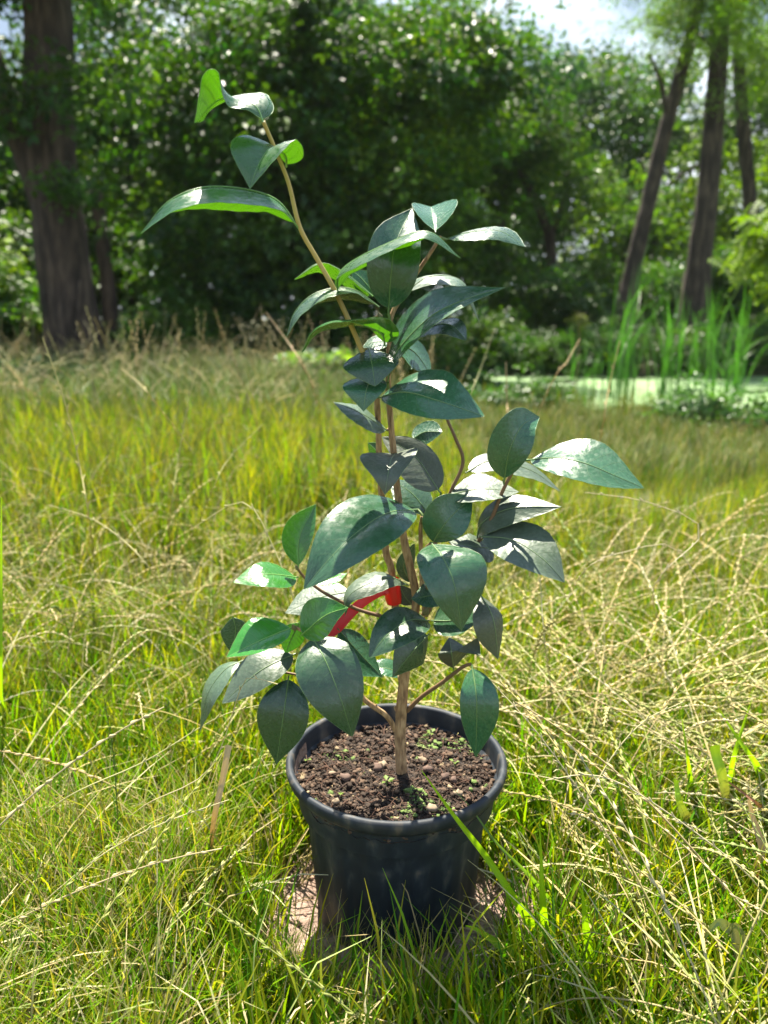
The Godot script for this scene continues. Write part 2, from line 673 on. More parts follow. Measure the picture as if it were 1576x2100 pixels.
func _ready() -> void:
	rng.seed = 7
	hills.seed = 3
	hills.frequency = 0.02
	patchy.seed = 9
	patchy.frequency = 0.01
	# ------------------------------------------------------------ camera, sky, sun, exposure
	var cam := Camera3D.new()
	cam.name = "camera"
	cam.position = Vector3(0, 0.61, 0.712)
	cam.rotation_degrees = Vector3(-14.0, 0, 0)
	var lens := CameraAttributesPhysical.new()
	lens.frustum_focal_length = 18.13
	lens.frustum_focus_distance = 0.70
	lens.exposure_aperture = 3.6
	lens.frustum_near = 0.02
	lens.frustum_far = 300.0
	cam.attributes = lens
	cam.near = 0.02
	cam.far = 300.0
	add_child(cam)
	cam.fov = 67.0
	var sky_mat := ProceduralSkyMaterial.new()
	sky_mat.sky_top_color = Color(0.44, 0.62, 0.86)
	sky_mat.sky_horizon_color = Color(0.90, 0.95, 0.98)
	sky_mat.sky_curve = 0.3
	sky_mat.ground_bottom_color = Color(0.20, 0.22, 0.14)
	sky_mat.ground_horizon_color = Color(0.45, 0.50, 0.42)
	sky_mat.sky_energy_multiplier = 0.56
	sky_mat.sky_cover = noise_tex(0.012, [Color(0.9, 0.95, 1, 0.0), Color(0.95, 0.98, 1, 0.25), Color(1, 1, 1, 0.8)], [0.35, 0.55, 0.8], 1024, 5, 0.0, 21)
	sky_mat.sky_cover_modulate = Color(1, 1, 1, 0.8)
	var env := Environment.new()
	env.background_mode = Environment.BG_SKY
	env.sky = Sky.new()
	env.sky.sky_material = sky_mat
	env.tonemap_mode = Environment.TONE_MAPPER_LINEAR
	env.tonemap_exposure = 4.1
	env.sdfgi_enabled = true
	env.ssao_enabled = true
	env.ssil_enabled = true
	env.fog_enabled = true
	env.fog_density = 0.0004
	env.fog_light_color = Color(0.93, 0.97, 0.95)
	var we := WorldEnvironment.new()
	we.name = "environment"
	we.environment = env
	add_child(we)
	var sun := DirectionalLight3D.new()
	sun.name = "sun"
	sun.light_energy = 1.6
	sun.light_color = Color(1.0, 0.965, 0.90)
	sun.light_angular_distance = 0.5
	sun.shadow_enabled = true
	add_child(sun)
	sun.look_at_from_position(Vector3.ZERO, -Vector3(-0.1, 0.88, -0.455))
	make_materials()
	build_land()
	build_trees()
	build_waterside()
	build_pot()
	build_plant()
	build_meadow()
	build_foreground()

# ---------------------------------------------------------------- ground, pond
func build_land() -> void:
	var s := Shape.new()
	const N := 150
	var lines := []
	for k in N + 1:
		var t := (2.0 * k / N - 1.0)
		lines.append(70.0 * (0.02 * t + 0.28 * pow(t, 3.0) + 0.7 * pow(t, 7.0)))
	for a in N + 1:
		for b in N + 1:
			var x: float = lines[b]
			var z: float = lines[a] - 2.0
			s.pt(Vector3(x, land(x, z), z))
	s.lattice(0, N + 1, N + 1)
	tag(put("ground", solid(s, M.turf), self), "uneven meadow ground under the long grass", "ground", "", "structure")
	var e := Shape.new()                                # the trodden patch
	const R := 14
	const A := 60
	for r in R + 1:
		for a in A:
			var an := TAU * a / A
			var out := float(r) / R * (1.0 + 0.13 * patchy.get_noise_2d(cos(an) * 90.0, sin(an) * 90.0))
			var x := 0.01 + cos(an) * 0.205 * out
			var z := 0.03 + sin(an) * 0.155 * out
			var up := 0.006 - 0.006 * pow(out, 6.0) + 0.004 * patchy.get_noise_2d(x * 2200.0, z * 2200.0)
			e.pt(Vector3(x, land(x, z) + up, z))
	e.lattice(0, R + 1, A, true)
	tag(put("bare_soil", solid(e, M.earth), self), "pinkish brown bare soil trodden around the flower pot", "soil", "", "structure")
	var crumbs := Shape.new()
	pebble_on(crumbs, Vector3.ZERO, 1.0, Color.WHITE, 3)
	var cm := solid(crumbs, M.crumb)
	var places := []
	var tints := []
	for k in 900:
		var an := rng.randf() * TAU
		var d := sqrt(rng.randf())
		var x := 0.01 + cos(an) * 0.22 * d
		var z := 0.04 + sin(an) * 0.17 * d
		var r := 0.0008 + 0.0026 * pow(rng.randf(), 3.0)
		places.append(Transform3D(Basis.from_euler(Vector3(rng.randf(), rng.randf() * 6.0, rng.randf())).scaled(Vector3.ONE * r), Vector3(x, land(x, z) + 0.006, z)))
		var g := rng.randf_range(0.6, 1.3)
		tints.append(Color(0.30 * g, 0.20 * g, 0.15 * g))
	var cr := thing("soil_crumbs")
	tag(cr, "loose crumbs of brown soil lying on the bare patch", "soil crumbs", "", "stuff")
	many("crumbs", cr, cm, places, tints)
	# the pond
	var w := Shape.new()
	var a0 := w.pt(Vector3(-5, WATER, -11.4))
	var a1 := w.pt(Vector3(14, WATER, -11.4))
	var a2 := w.pt(Vector3(14, WATER, -1.0))
	var a3 := w.pt(Vector3(-5, WATER, -7.0))
	w.quad(a0, a1, a2, a3)
	tag(put("pond_water", solid(w, M.water), self), "dark still water of the pond between meadow and far bank", "pond", "", "structure")
	var d := Shape.new()                                # duckweed: a torn sheet with open water between
	var gap := FastNoiseLite.new()
	gap.seed = 5
	gap.frequency = 0.5
	gap.fractal_octaves = 4
	var step := 0.11
	var at := {}
	for iz in range(-104, -20):
		for ix in range(-40, 110):
			var x := ix * step
			var z := iz * step
			if in_pond(x, z) < 0.25 or gap.get_noise_2d(x, z * 1.6) < -0.33:
				continue
			var ids := []
			for o in [Vector2i(0, 0), Vector2i(1, 0), Vector2i(1, 1), Vector2i(0, 1)]:
				var key := Vector2i(ix, iz) + o as Vector2i
				if not at.has(key):
					var jx := 0.05 * patchy.get_noise_2d(key.x * 400.0, key.y * 400.0)
					at[key] = d.pt(Vector3(key.x * step + jx, WATER + 0.004 + 0.002 * patchy.get_noise_2d(key.x * 300.0, key.y * 300.0), key.y * step + jx))
				ids.append(at[key])
			d.quad(ids[0], ids[1], ids[2], ids[3])
	tag(put("duckweed", solid(d, M.weed), self), "pale green duckweed covering most of the pond water", "duckweed", "", "stuff")


func pebble_on(s: Shape, at: Vector3, r: float, c: Color, rough: int) -> void:
	var first := s.p.size()
	for a in 5:
		for b in 7:
			var la := PI * a / 4.0
			var lo := TAU * b / 7.0
			var q := r * (1.0 + 1.1 * patchy.get_noise_3d(cos(lo) * sin(la) * 110.0 + rough * 310.0, cos(la) * 110.0, sin(lo) * sin(la) * 110.0))
			s.pt(at + Vector3(cos(lo) * sin(la), cos(la) * 0.75, sin(lo) * sin(la)) * q, Vector2.ZERO, c)
	s.lattice(first, 5, 7, true)


# ---------------------------------------------------------------- trees
func build_trees() -> void:
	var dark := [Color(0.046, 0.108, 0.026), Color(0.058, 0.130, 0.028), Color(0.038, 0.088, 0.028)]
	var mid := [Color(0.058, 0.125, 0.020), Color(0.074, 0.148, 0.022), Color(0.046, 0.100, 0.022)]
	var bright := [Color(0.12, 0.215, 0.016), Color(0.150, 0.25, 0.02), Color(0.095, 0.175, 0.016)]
	var elm := [spray(15, 0.24, 0.085, 0.026, 0.25, M.foliage, mid), spray(13, 0.22, 0.095, 0.029, 0.3, M.glossy, dark), spray(14, 0.24, 0.08, 0.027, 0.2, M.foliage, mid)]
	var beech := [spray(14, 0.26, 0.085, 0.027, 0.2, M.foliage, mid), spray(13, 0.24, 0.08, 0.027, 0.2, M.foliage, bright), spray(12, 0.24, 0.08, 0.026, 0.2, M.glossy, mid)]
	var far := [spray(16, 0.42, 0.13, 0.042, 0.2, M.foliage, mid), spray(14, 0.42, 0.14, 0.046, 0.2, M.foliage, dark), spray(15, 0.40, 0.13, 0.042, 0.2, M.glossy, mid)]
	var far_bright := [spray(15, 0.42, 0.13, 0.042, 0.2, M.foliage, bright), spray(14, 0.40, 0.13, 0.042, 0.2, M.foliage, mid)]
	var feather := [spray(26, 0.34, 0.10, 0.012, 0.5, M.foliage, bright), spray(26, 0.36, 0.11, 0.011, 0.6, M.foliage, bright)]
	var small := [spray(16, 0.14, 0.045, 0.015, 0.15, M.glossy, dark), spray(15, 0.14, 0.05, 0.017, 0.15, M.foliage, mid)]

	# the old oak on the left
	var t := ground_thing("old_tree", -3.36, -7.9)
	limb(t, "trunk", [Vector3(0.0, -0.15, 0), Vector3(-0.02, 0.6, 0), Vector3(-0.05, 1.2, 0), Vector3(-0.07, 1.9, 0), Vector3(-0.055, 2.7, 0), Vector3(0.0, 3.5, -0.1), Vector3(0.05, 5.4, -0.2)], 0.285, 0.20, M.tree_bark, 0.08, 20, 0.16)
	limb(t, "limb", [Vector3(-0.10, 1.5, 0.03), Vector3(-0.24, 2.1, 0.06), Vector3(-0.42, 2.7, 0.1), Vector3(-0.7, 3.8, 0.2)], 0.16, 0.11, M.tree_bark, 0.02, 14, 0.16)
	limb(t, "dead_branch", [Vector3(0.22, 1.0, 0.27), Vector3(0.17, 0.6, 0.31), Vector3(0.1, 0.3, 0.36)], 0.022, 0.014, M.tree_bark, 0.0, 8)
	for k in 14:                                         # ridges of the bark at the foot
		var an := TAU * k / 14.0 + 0.2
		limb(t, "root_flare", [Vector3(0.0 + cos(an) * 0.36, -0.12, sin(an) * 0.36), Vector3(0.0 + cos(an) * 0.29, 0.25, sin(an) * 0.29), Vector3(-0.03 + cos(an + 0.2) * 0.25, 0.9, sin(an + 0.2) * 0.25)], 0.06, 0.03, M.tree_bark, 0.03, 8)
	crown(t, "crown", elm, [[Vector3(-0.4, 4.6, 0.3), Vector3(2.2, 1.1, 1.7)], [Vector3(-0.62, 2.9, 0.55), Vector3(0.3, 0.8, 0.2)], [Vector3(0.0, 2.75, 0.6), Vector3(0.22, 0.25, 0.15)], [Vector3(0.6, 3.2, 0.6), Vector3(0.6, 0.8, 0.4)], [Vector3(0.35, 1.9, 0.5), Vector3(0.15, 0.4, 0.1)]], 60, 24, 0.22)
	tag(t, "thick grey trunked old tree with forked limb at left of meadow", "tree")
	t = ground_thing("tree_stump", -3.16, -8.5)
	limb(t, "trunk", [Vector3(0, -0.1, 0), Vector3(0.0, 0.8, 0), Vector3(-0.02, 1.5, 0), Vector3(-0.04, 2.0, 0)], 0.10, 0.07, M.tree_bark, 0.06, 14, 0.15)
	tag(t, "slim reddish brown trunk close behind the thick old tree", "tree trunk")

	# the broad dark tree that fills the middle
	t = ground_thing("broad_tree", -1.0, -10.0)
	limb(t, "trunk", [Vector3(0, -0.1, 0), Vector3(0.05, 1.5, 0), Vector3(-0.05, 3.5, 0), Vector3(0, 6.5, 0)], 0.28, 0.12, M.tree_bark, 0.15)
	for k in 7:
		var an := TAU * k / 7.0
		limb(t, "limb", [Vector3(0, 1.2 + 0.4 * k, 0), Vector3(cos(an) * 0.9, 1.9 + 0.45 * k, sin(an) * 0.8), Vector3(cos(an) * 1.9, 2.2 + 0.5 * k, sin(an) * 1.5)], 0.09, 0.03, M.tree_bark, 0.0, 8)
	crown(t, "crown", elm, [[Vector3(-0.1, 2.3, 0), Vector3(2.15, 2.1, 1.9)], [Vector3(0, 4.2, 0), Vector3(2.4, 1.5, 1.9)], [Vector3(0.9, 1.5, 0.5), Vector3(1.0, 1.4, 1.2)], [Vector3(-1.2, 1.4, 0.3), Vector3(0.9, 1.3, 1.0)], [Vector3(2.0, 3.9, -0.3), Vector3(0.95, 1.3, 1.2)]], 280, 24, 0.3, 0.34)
	tag(t, "broad dark green tree leafy down to the ground behind the camellia", "tree")
	t = ground_thing("sunlit_tree", 0.35, -9.2)
	limb(t, "trunk", [Vector3(0, -0.1, -0.4), Vector3(0.0, 1.5, -0.4), Vector3(0.05, 4.5, -0.3)], 0.07, 0.04, M.tree_bark)
	crown(t, "crown", beech, [[Vector3(-0.05, 3.5, 0), Vector3(0.75, 1.1, 0.5)], [Vector3(-0.1, 2.4, 0.0), Vector3(0.6, 0.7, 0.4)]], 42, 20, 0.22, 0.3)
	tag(t, "young tree with yellow green sunlit leaves before the broad dark tree", "tree")

	# woodland behind
	var spots := [
		[-8.2, -13.5, 6.0, 2.6, "dark", "dark leafy tree at far left beyond the old trunk"],
		[-6.4, -11.8, 4.6, 1.5, "mid", "rounded green tree behind the old trunk's left side"],
		[-4.1, -12.4, 3.2, 1.0, "bright", "low sunlit tree in the gap right of the old trunk"],
		[-4.8, -15.0, 7.0, 2.8, "mid", "tall tree behind the gap beside the old trunk"],
		[-1.2, -16.5, 8.0, 3.2, "dark", "tall dark tree hidden behind the broad tree"],
		[-10.5, -9.5, 6.0, 2.4, "mid", "leafy tree far out to the left of the meadow"],
		[-12.0, -4.5, 5.5, 2.3, "dark", "dark tree at the far left side of the meadow"],
		[12.5, -14.0, 6.5, 2.6, "mid", "broad green tree far out to the right of the pond"],
		[13.5, -8.0, 6.0, 2.5, "bright", "sunlit tree at the far right end of the pond"],
		[2.2, -15.2, 5.6, 1.7, "dark", "dark rounded tree right of the broad tree"],
		[4.6, -21.0, 6.9, 2.4, "mid", "mid green tree on the skyline under the cloud gap"],
		[7.6, -22.5, 8.0, 2.6, "mid", "tall pale tree on the skyline behind the leaning trunks"],
		[11.6, -21.0, 8.5, 3.0, "bright", "yellow green sunlit tree at far right skyline"],
		[2.6, -25.0, 7.6, 2.6, "mid", "distant round tree at the edge of the sky gap"],
		[5.8, -17.2, 4.2, 1.7, "bright", "low yellow green sunlit tree between the leaning trunks"],
		[9.2, -17.5, 4.6, 1.9, "bright", "bright leafy tree behind the straight right trunk"],
	]
	for q in spots:
		t = ground_thing("woodland_tree", q[0], q[1])
		var h: float = q[2]
		var r: float = q[3]
		limb(t, "trunk", [Vector3(0, -0.2, 0), Vector3(rng.randf_range(-0.2, 0.2), h * 0.4, 0), Vector3(rng.randf_range(-0.3, 0.3), h * 0.85, 0)], 0.16, 0.05, M.tree_bark, 0.1)
		for k in 4:
			var an := rng.randf() * TAU
			limb(t, "limb", [Vector3(0, h * 0.3 + 0.12 * h * k, 0), Vector3(cos(an) * r * 0.4, h * 0.42 + 0.12 * h * k, sin(an) * r * 0.4), Vector3(cos(an) * r * 0.8, h * 0.48 + 0.12 * h * k, sin(an) * r * 0.8)], 0.06, 0.02, M.tree_bark, 0.0, 7)
		var blobs := [[Vector3(0, h * 0.62, 0), Vector3(r, h * 0.36, r)], [Vector3(0.1, h * 0.28, 0.3), Vector3(r * 0.85, h * 0.26, r * 0.8)], [Vector3(-r * 0.5, h * 0.5, 0.2), Vector3(r * 0.5, h * 0.3, r * 0.5)]]
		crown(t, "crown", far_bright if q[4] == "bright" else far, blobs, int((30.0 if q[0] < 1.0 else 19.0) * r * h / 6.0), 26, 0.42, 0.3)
		tag(t, q[5], "tree", "trees of the wood behind the pond")

	# three trunks on the far bank
	t = ground_thing("leaning_tree", 4.05, -12.9)
	limb(t, "trunk", [Vector3(0, -0.2, 0), Vector3(0.08, 0.7, 0), Vector3(0.26, 1.9, 0), Vector3(0.50, 3.3, 0), Vector3(0.80, 4.8, 0), Vector3(1.0, 6.2, 0)], 0.145, 0.09, M.tree_bark, 0.08)
	limb(t, "limb", [Vector3(0.52, 3.4, 0), Vector3(0.3, 3.9, 0.2), Vector3(0.05, 4.3, 0.3)], 0.05, 0.02, M.tree_bark, 0.0, 8)
	crown(t, "crown", feather, [[Vector3(1.1, 5.3, 0.2), Vector3(1.6, 0.9, 1.3)], [Vector3(0.75, 4.4, 0.4), Vector3(0.6, 0.35, 0.5)]], 24, 13, 0.34, 0.25, 0.4)
	tag(t, "dark trunk leaning to the right on the far pond bank", "tree")
	t = ground_thing("tall_tree", 5.25, -12.8)
	limb(t, "trunk", [Vector3(0, -0.2, 0), Vector3(-0.01, 0.8, 0), Vector3(0.03, 2.2, 0), Vector3(0.02, 3.6, 0), Vector3(-0.02, 5.0, 0), Vector3(-0.1, 7.0, 0)], 0.20, 0.12, M.tree_bark, 0.14)
	limb(t, "limb", [Vector3(0.02, 3.8, 0), Vector3(-0.2, 4.2, 0.4), Vector3(-0.7, 4.5, 0.7)], 0.05, 0.02, M.tree_bark, 0.0, 8)
	crown(t, "crown", feather, [[Vector3(0.2, 5.4, 0.3), Vector3(1.7, 0.8, 1.3)], [Vector3(0.9, 4.2, 0.6), Vector3(0.9, 0.6, 0.5)], [Vector3(-0.55, 4.45, 0.9), Vector3(0.9, 0.35, 0.4)]], 30, 13, 0.34, 0.25, 0.4)
	tag(t, "thickest upright trunk on the far bank with feathery hanging foliage", "tree")
	t = ground_thing("slender_tree", 7.2, -14.6)
	limb(t, "trunk", [Vector3(0, -0.2, 0), Vector3(-0.15, 1.0, 0), Vector3(-0.45, 2.6, 0), Vector3(-0.8, 4.3, 0), Vector3(-1.2, 6.6, 0)], 0.15, 0.09, M.tree_bark, 0.1)
	crown(t, "crown", feather, [[Vector3(-0.2, 5.0, 0.5), Vector3(1.6, 0.9, 1.2)], [Vector3(0.3, 3.4, 0.8), Vector3(0.9, 0.5, 0.4)]], 22, 13, 0.34, 0.25, 0.4)
	tag(t, "slender straight trunk at far right behind the thickest one", "tree")
	t = ground_thing("forked_tree", 3.0, -14.6)
	limb(t, "trunk", [Vector3(0.15, -0.2, 0), Vector3(0.16, 1.2, 0), Vector3(0.06, 1.9, 0), Vector3(-0.35, 2.7, 0), Vector3(-0.8, 3.6, 0)], 0.13, 0.06, M.tree_bark, 0.05)
	limb(t, "limb", [Vector3(0.12, 1.7, 0), Vector3(0.35, 2.5, -0.1), Vector3(0.5, 3.6, -0.2)], 0.07, 0.04, M.tree_bark, 0.0, 8)
	crown(t, "crown", beech, [[Vector3(-0.3, 3.4, 0.1), Vector3(1.2, 0.8, 0.9)], [Vector3(0.7, 2.4, 0.6), Vector3(0.7, 0.5, 0.5)]], 34, 20, 0.26, 0.3)
	tag(t, "small pale trunk curving left under leaves right of broad tree", "tree")

	# shrubs: along the far bank, left of the old tree and in the shade of the broad tree
	var bushes := [
		[1.6, -11.6, 0.7, 0.75, "mid", "light green bush at pond edge below the broad tree"],
		[2.7, -12.6, 0.8, 1.1, "dark", "dark bush on the bank below the small curved trunk"],
		[3.7, -13.8, 0.8, 1.5, "mid", "glinting bush behind the foot of the leaning trunk"],
		[4.7, -13.9, 0.6, 1.3, "dark", "dark bush between the two leaning trunks"],
		[6.1, -13.4, 0.8, 1.5, "dark", "dark bush right of the thickest trunk"],
		[7.4, -13.2, 0.9, 1.7, "mid", "green bush near the right edge on the far bank"],
		[2.4, -11.15, 0.55, 0.55, "low", "low dark waterside plants at middle of far shore"],
		[3.5, -11.1, 0.6, 0.6, "low", "low dark waterside plants left of the reeds on far shore"],
		[4.7, -11.1, 0.65, 0.65, "low", "low dark waterside plants behind the tall reeds"],
		[5.9, -11.1, 0.7, 0.7, "low", "low dark waterside plants at right end of far shore"],
		[-4.6, -8.6, 0.8, 1.5, "mid", "glinting leafy bush left of the old trunk"],
		[-5.3, -9.6, 1.0, 2.0, "dark", "tall shaded bush at left edge behind the old tree"],
		[-2.3, -8.3, 0.55, 0.7, "dark", "small dark bush right of the old trunk's foot"],
		[-0.9, -8.5, 0.9, 0.6, "dark", "low dark bush in the shade below the broad tree"],
		[0.6, -8.9, 0.8, 0.75, "dark", "low dark bush under the right side of the broad tree"],
	]
	for q in bushes:
		t = ground_thing("bush", q[0], q[1])
		var r: float = q[2]
		var h: float = q[3]
		for k in 5:
			var an := TAU * k / 5.0
			limb(t, "stem", [Vector3(0, -0.1, 0), Vector3(cos(an) * r * 0.25, h * 0.4, sin(an) * r * 0.25), Vector3(cos(an) * r * 0.6, h * 0.8, sin(an) * r * 0.6)], 0.018, 0.006, M.tree_bark, 0.0, 6)
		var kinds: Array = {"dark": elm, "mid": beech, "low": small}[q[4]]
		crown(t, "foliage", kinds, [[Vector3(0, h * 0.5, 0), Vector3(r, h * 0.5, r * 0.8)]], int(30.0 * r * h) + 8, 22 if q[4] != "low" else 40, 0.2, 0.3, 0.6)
		tag(t, q[5], "bush", "bushes round the pond and meadow edge")

	# the bright branch at the right edge
	t = ground_thing("sunlit_shrub", 3.45, -5.9)
	for k in 4:
		limb(t, "stem", [Vector3(0, -0.1, 0), Vector3(-0.1 + 0.15 * k, 0.9, 0.05 * k), Vector3(-0.35 + 0.3 * k, 1.85, 0.1)], 0.02, 0.006, M.tree_bark, 0.0, 6)
	var pin := Shape.new()
	for k in 9:
		for sd in [-1.0, 1.0]:
			leaf_on(pin, Vector3(sd * 0.006, -0.0018 * k * k, 0.03 * k - 0.1), Vector3(sd, -0.35, 0.35).normalized(), Vector3(0.1 * sd, 1, 0), 0.062, 0.014, [Color(0.17, 0.26, 0.022), Color(0.13, 0.22, 0.02)][k % 2])
	crown(t, "foliage", [solid(pin, M.foliage)], [[Vector3(0.0, 1.72, 0), Vector3(0.55, 0.4, 0.4)], [Vector3(0.2, 1.3, 0), Vector3(0.35, 0.2, 0.3)]], 24, 20, 0.14, 0.2, 0.7)
	tag(t, "yellow green shrub with feather shaped leaves at the right edge", "shrub")


# ---------------------------------------------------------------- reeds and other plants by the water
func reed_clump(x: float, z: float, h: float, n: int, r: float, label: String) -> void:
	var t := ground_thing("reed_clump", x, z)
	t.position.y = maxf(t.position.y, WATER - 0.1)
	for k in n:
		var an := rng.randf() * TAU
		var d := sqrt(rng.randf()) * r
		var q := rng.randf_range(0.55, 1.0)
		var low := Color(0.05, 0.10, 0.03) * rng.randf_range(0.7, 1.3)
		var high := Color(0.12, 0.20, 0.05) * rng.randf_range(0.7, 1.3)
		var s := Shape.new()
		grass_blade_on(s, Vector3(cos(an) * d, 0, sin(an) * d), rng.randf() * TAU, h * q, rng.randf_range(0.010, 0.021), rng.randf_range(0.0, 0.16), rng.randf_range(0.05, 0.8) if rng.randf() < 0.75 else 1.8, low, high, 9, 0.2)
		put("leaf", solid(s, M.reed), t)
	tag(t, label, "reeds", "reed clumps standing in the pond")


func build_waterside() -> void:
	reed_clump(2.22, -6.6, 1.89, 22, 0.14, "tallest upright reed clump standing alone in the pond")
	reed_clump(3.15, -6.5, 1.33, 28, 0.20, "dense reed clump right of the tallest reeds")
	reed_clump(2.78, -6.9, 1.56, 25, 0.18, "reed clump before the thickest far bank trunk")
	reed_clump(2.5, -7.6, 1.23, 16, 0.2, "shorter reeds behind the tallest clump")
	reed_clump(3.75, -5.4, 0.98, 19, 0.22, "short arching reeds at the right edge of the pond")
	reed_clump(1.95, -6.9, 0.91, 12, 0.16, "thin short reeds left of the tallest clump")
	reed_clump(3.35, -7.3, 1.43, 24, 0.3, "broad reed clump farthest right in the pond")
	# a dark dock stalk
	var t := ground_thing("dock_stalk", 2.35, -8.9)
	t.position.y = WATER - 0.1
	limb(t, "stem", [Vector3.ZERO, Vector3(0.02, 0.5, 0), Vector3(0.0, 1.0, 0)], 0.012, 0.006, M.twig, 0.0, 6)
	crown(t, "seed_head", [spray(12, 0.07, 0.03, 0.01, 0.1, M.foliage, [Color(0.09, 0.11, 0.03)])], [[Vector3(0, 0.95, 0), Vector3(0.06, 0.13, 0.06)]], 6, 6, 0.03)
	tag(t, "dark dock stalk with a tufted head rising from the pond", "plant")
	# leafy waterside growth that breaks the sunlit duckweed into sparks
	var leaves := [spray(16, 0.10, 0.034, 0.013, 0.1, M.glossy, [Color(0.06, 0.12, 0.03), Color(0.08, 0.15, 0.04)])]
	var spots := [[2.2, -4.75, 0.3, 0.22, "fine leaved bush at near pond edge below the tallest reeds"], [2.75, -4.45, 0.32, 0.20, "fine leaved bush at near pond edge below the dense reeds"], [3.4, -4.2, 0.32, 0.16, "fine leaved bush at near pond edge by the right border"], [1.2, -5.9, 0.35, 0.2, "low fine leaved plants at the pond edge behind the camellia"], [-0.7, -6.6, 0.5, 0.22, "broad pale leaved plants among the grass left of the camellia"], [-2.6, -5.0, 0.4, 0.2, "pale leaved plants among the grass at left"]]
	for q in spots:
		var b := ground_thing("waterside_plant", q[0], q[1])
		for k in 3:
			limb(b, "stem", [Vector3(0, -0.05, 0), Vector3(0.1 * k - 0.1, q[3] * 0.5, 0), Vector3(0.2 * k - 0.2, q[3], 0.05)], 0.006, 0.003, M.green, 0.0, 5)
		crown(b, "foliage", leaves if q[1] > -6.0 and q[0] > 0 else [spray(10, 0.12, 0.09, 0.045, 0.1, M.foliage, [Color(0.12, 0.22, 0.09), Color(0.16, 0.27, 0.12)])], [[Vector3(0, q[3] * 0.6, 0), Vector3(q[2], q[3] * 0.6, q[2] * 0.6)]], 22, 12, 0.10, 0.3, 0.6)
		tag(b, q[4], "plant", "leafy plants along the water")


# ---------------------------------------------------------------- the pot
const POT := Vector3(0.0126, 0, 0)
const SOIL := 0.155


func lathe(s: Shape, prof: Array, sides: int, flute := 0.0) -> void:
	var first := s.p.size()
	for q in prof:
		for j in sides:
			var a := TAU * j / sides
			var r: float = q.x
			if flute > 0.0 and q.y < 0.134:
				r += flute * (smoothstep(-0.5, 0.5, cos(a * 14.0)) - 0.5) * smoothstep(0.134, 0.125, q.y)
			s.pt(Vector3(cos(a) * r, q.y, sin(a) * r), Vector2(float(j) / sides * 4.0, q.y * 6.0))
	s.lattice(first, prof.size(), sides, true)


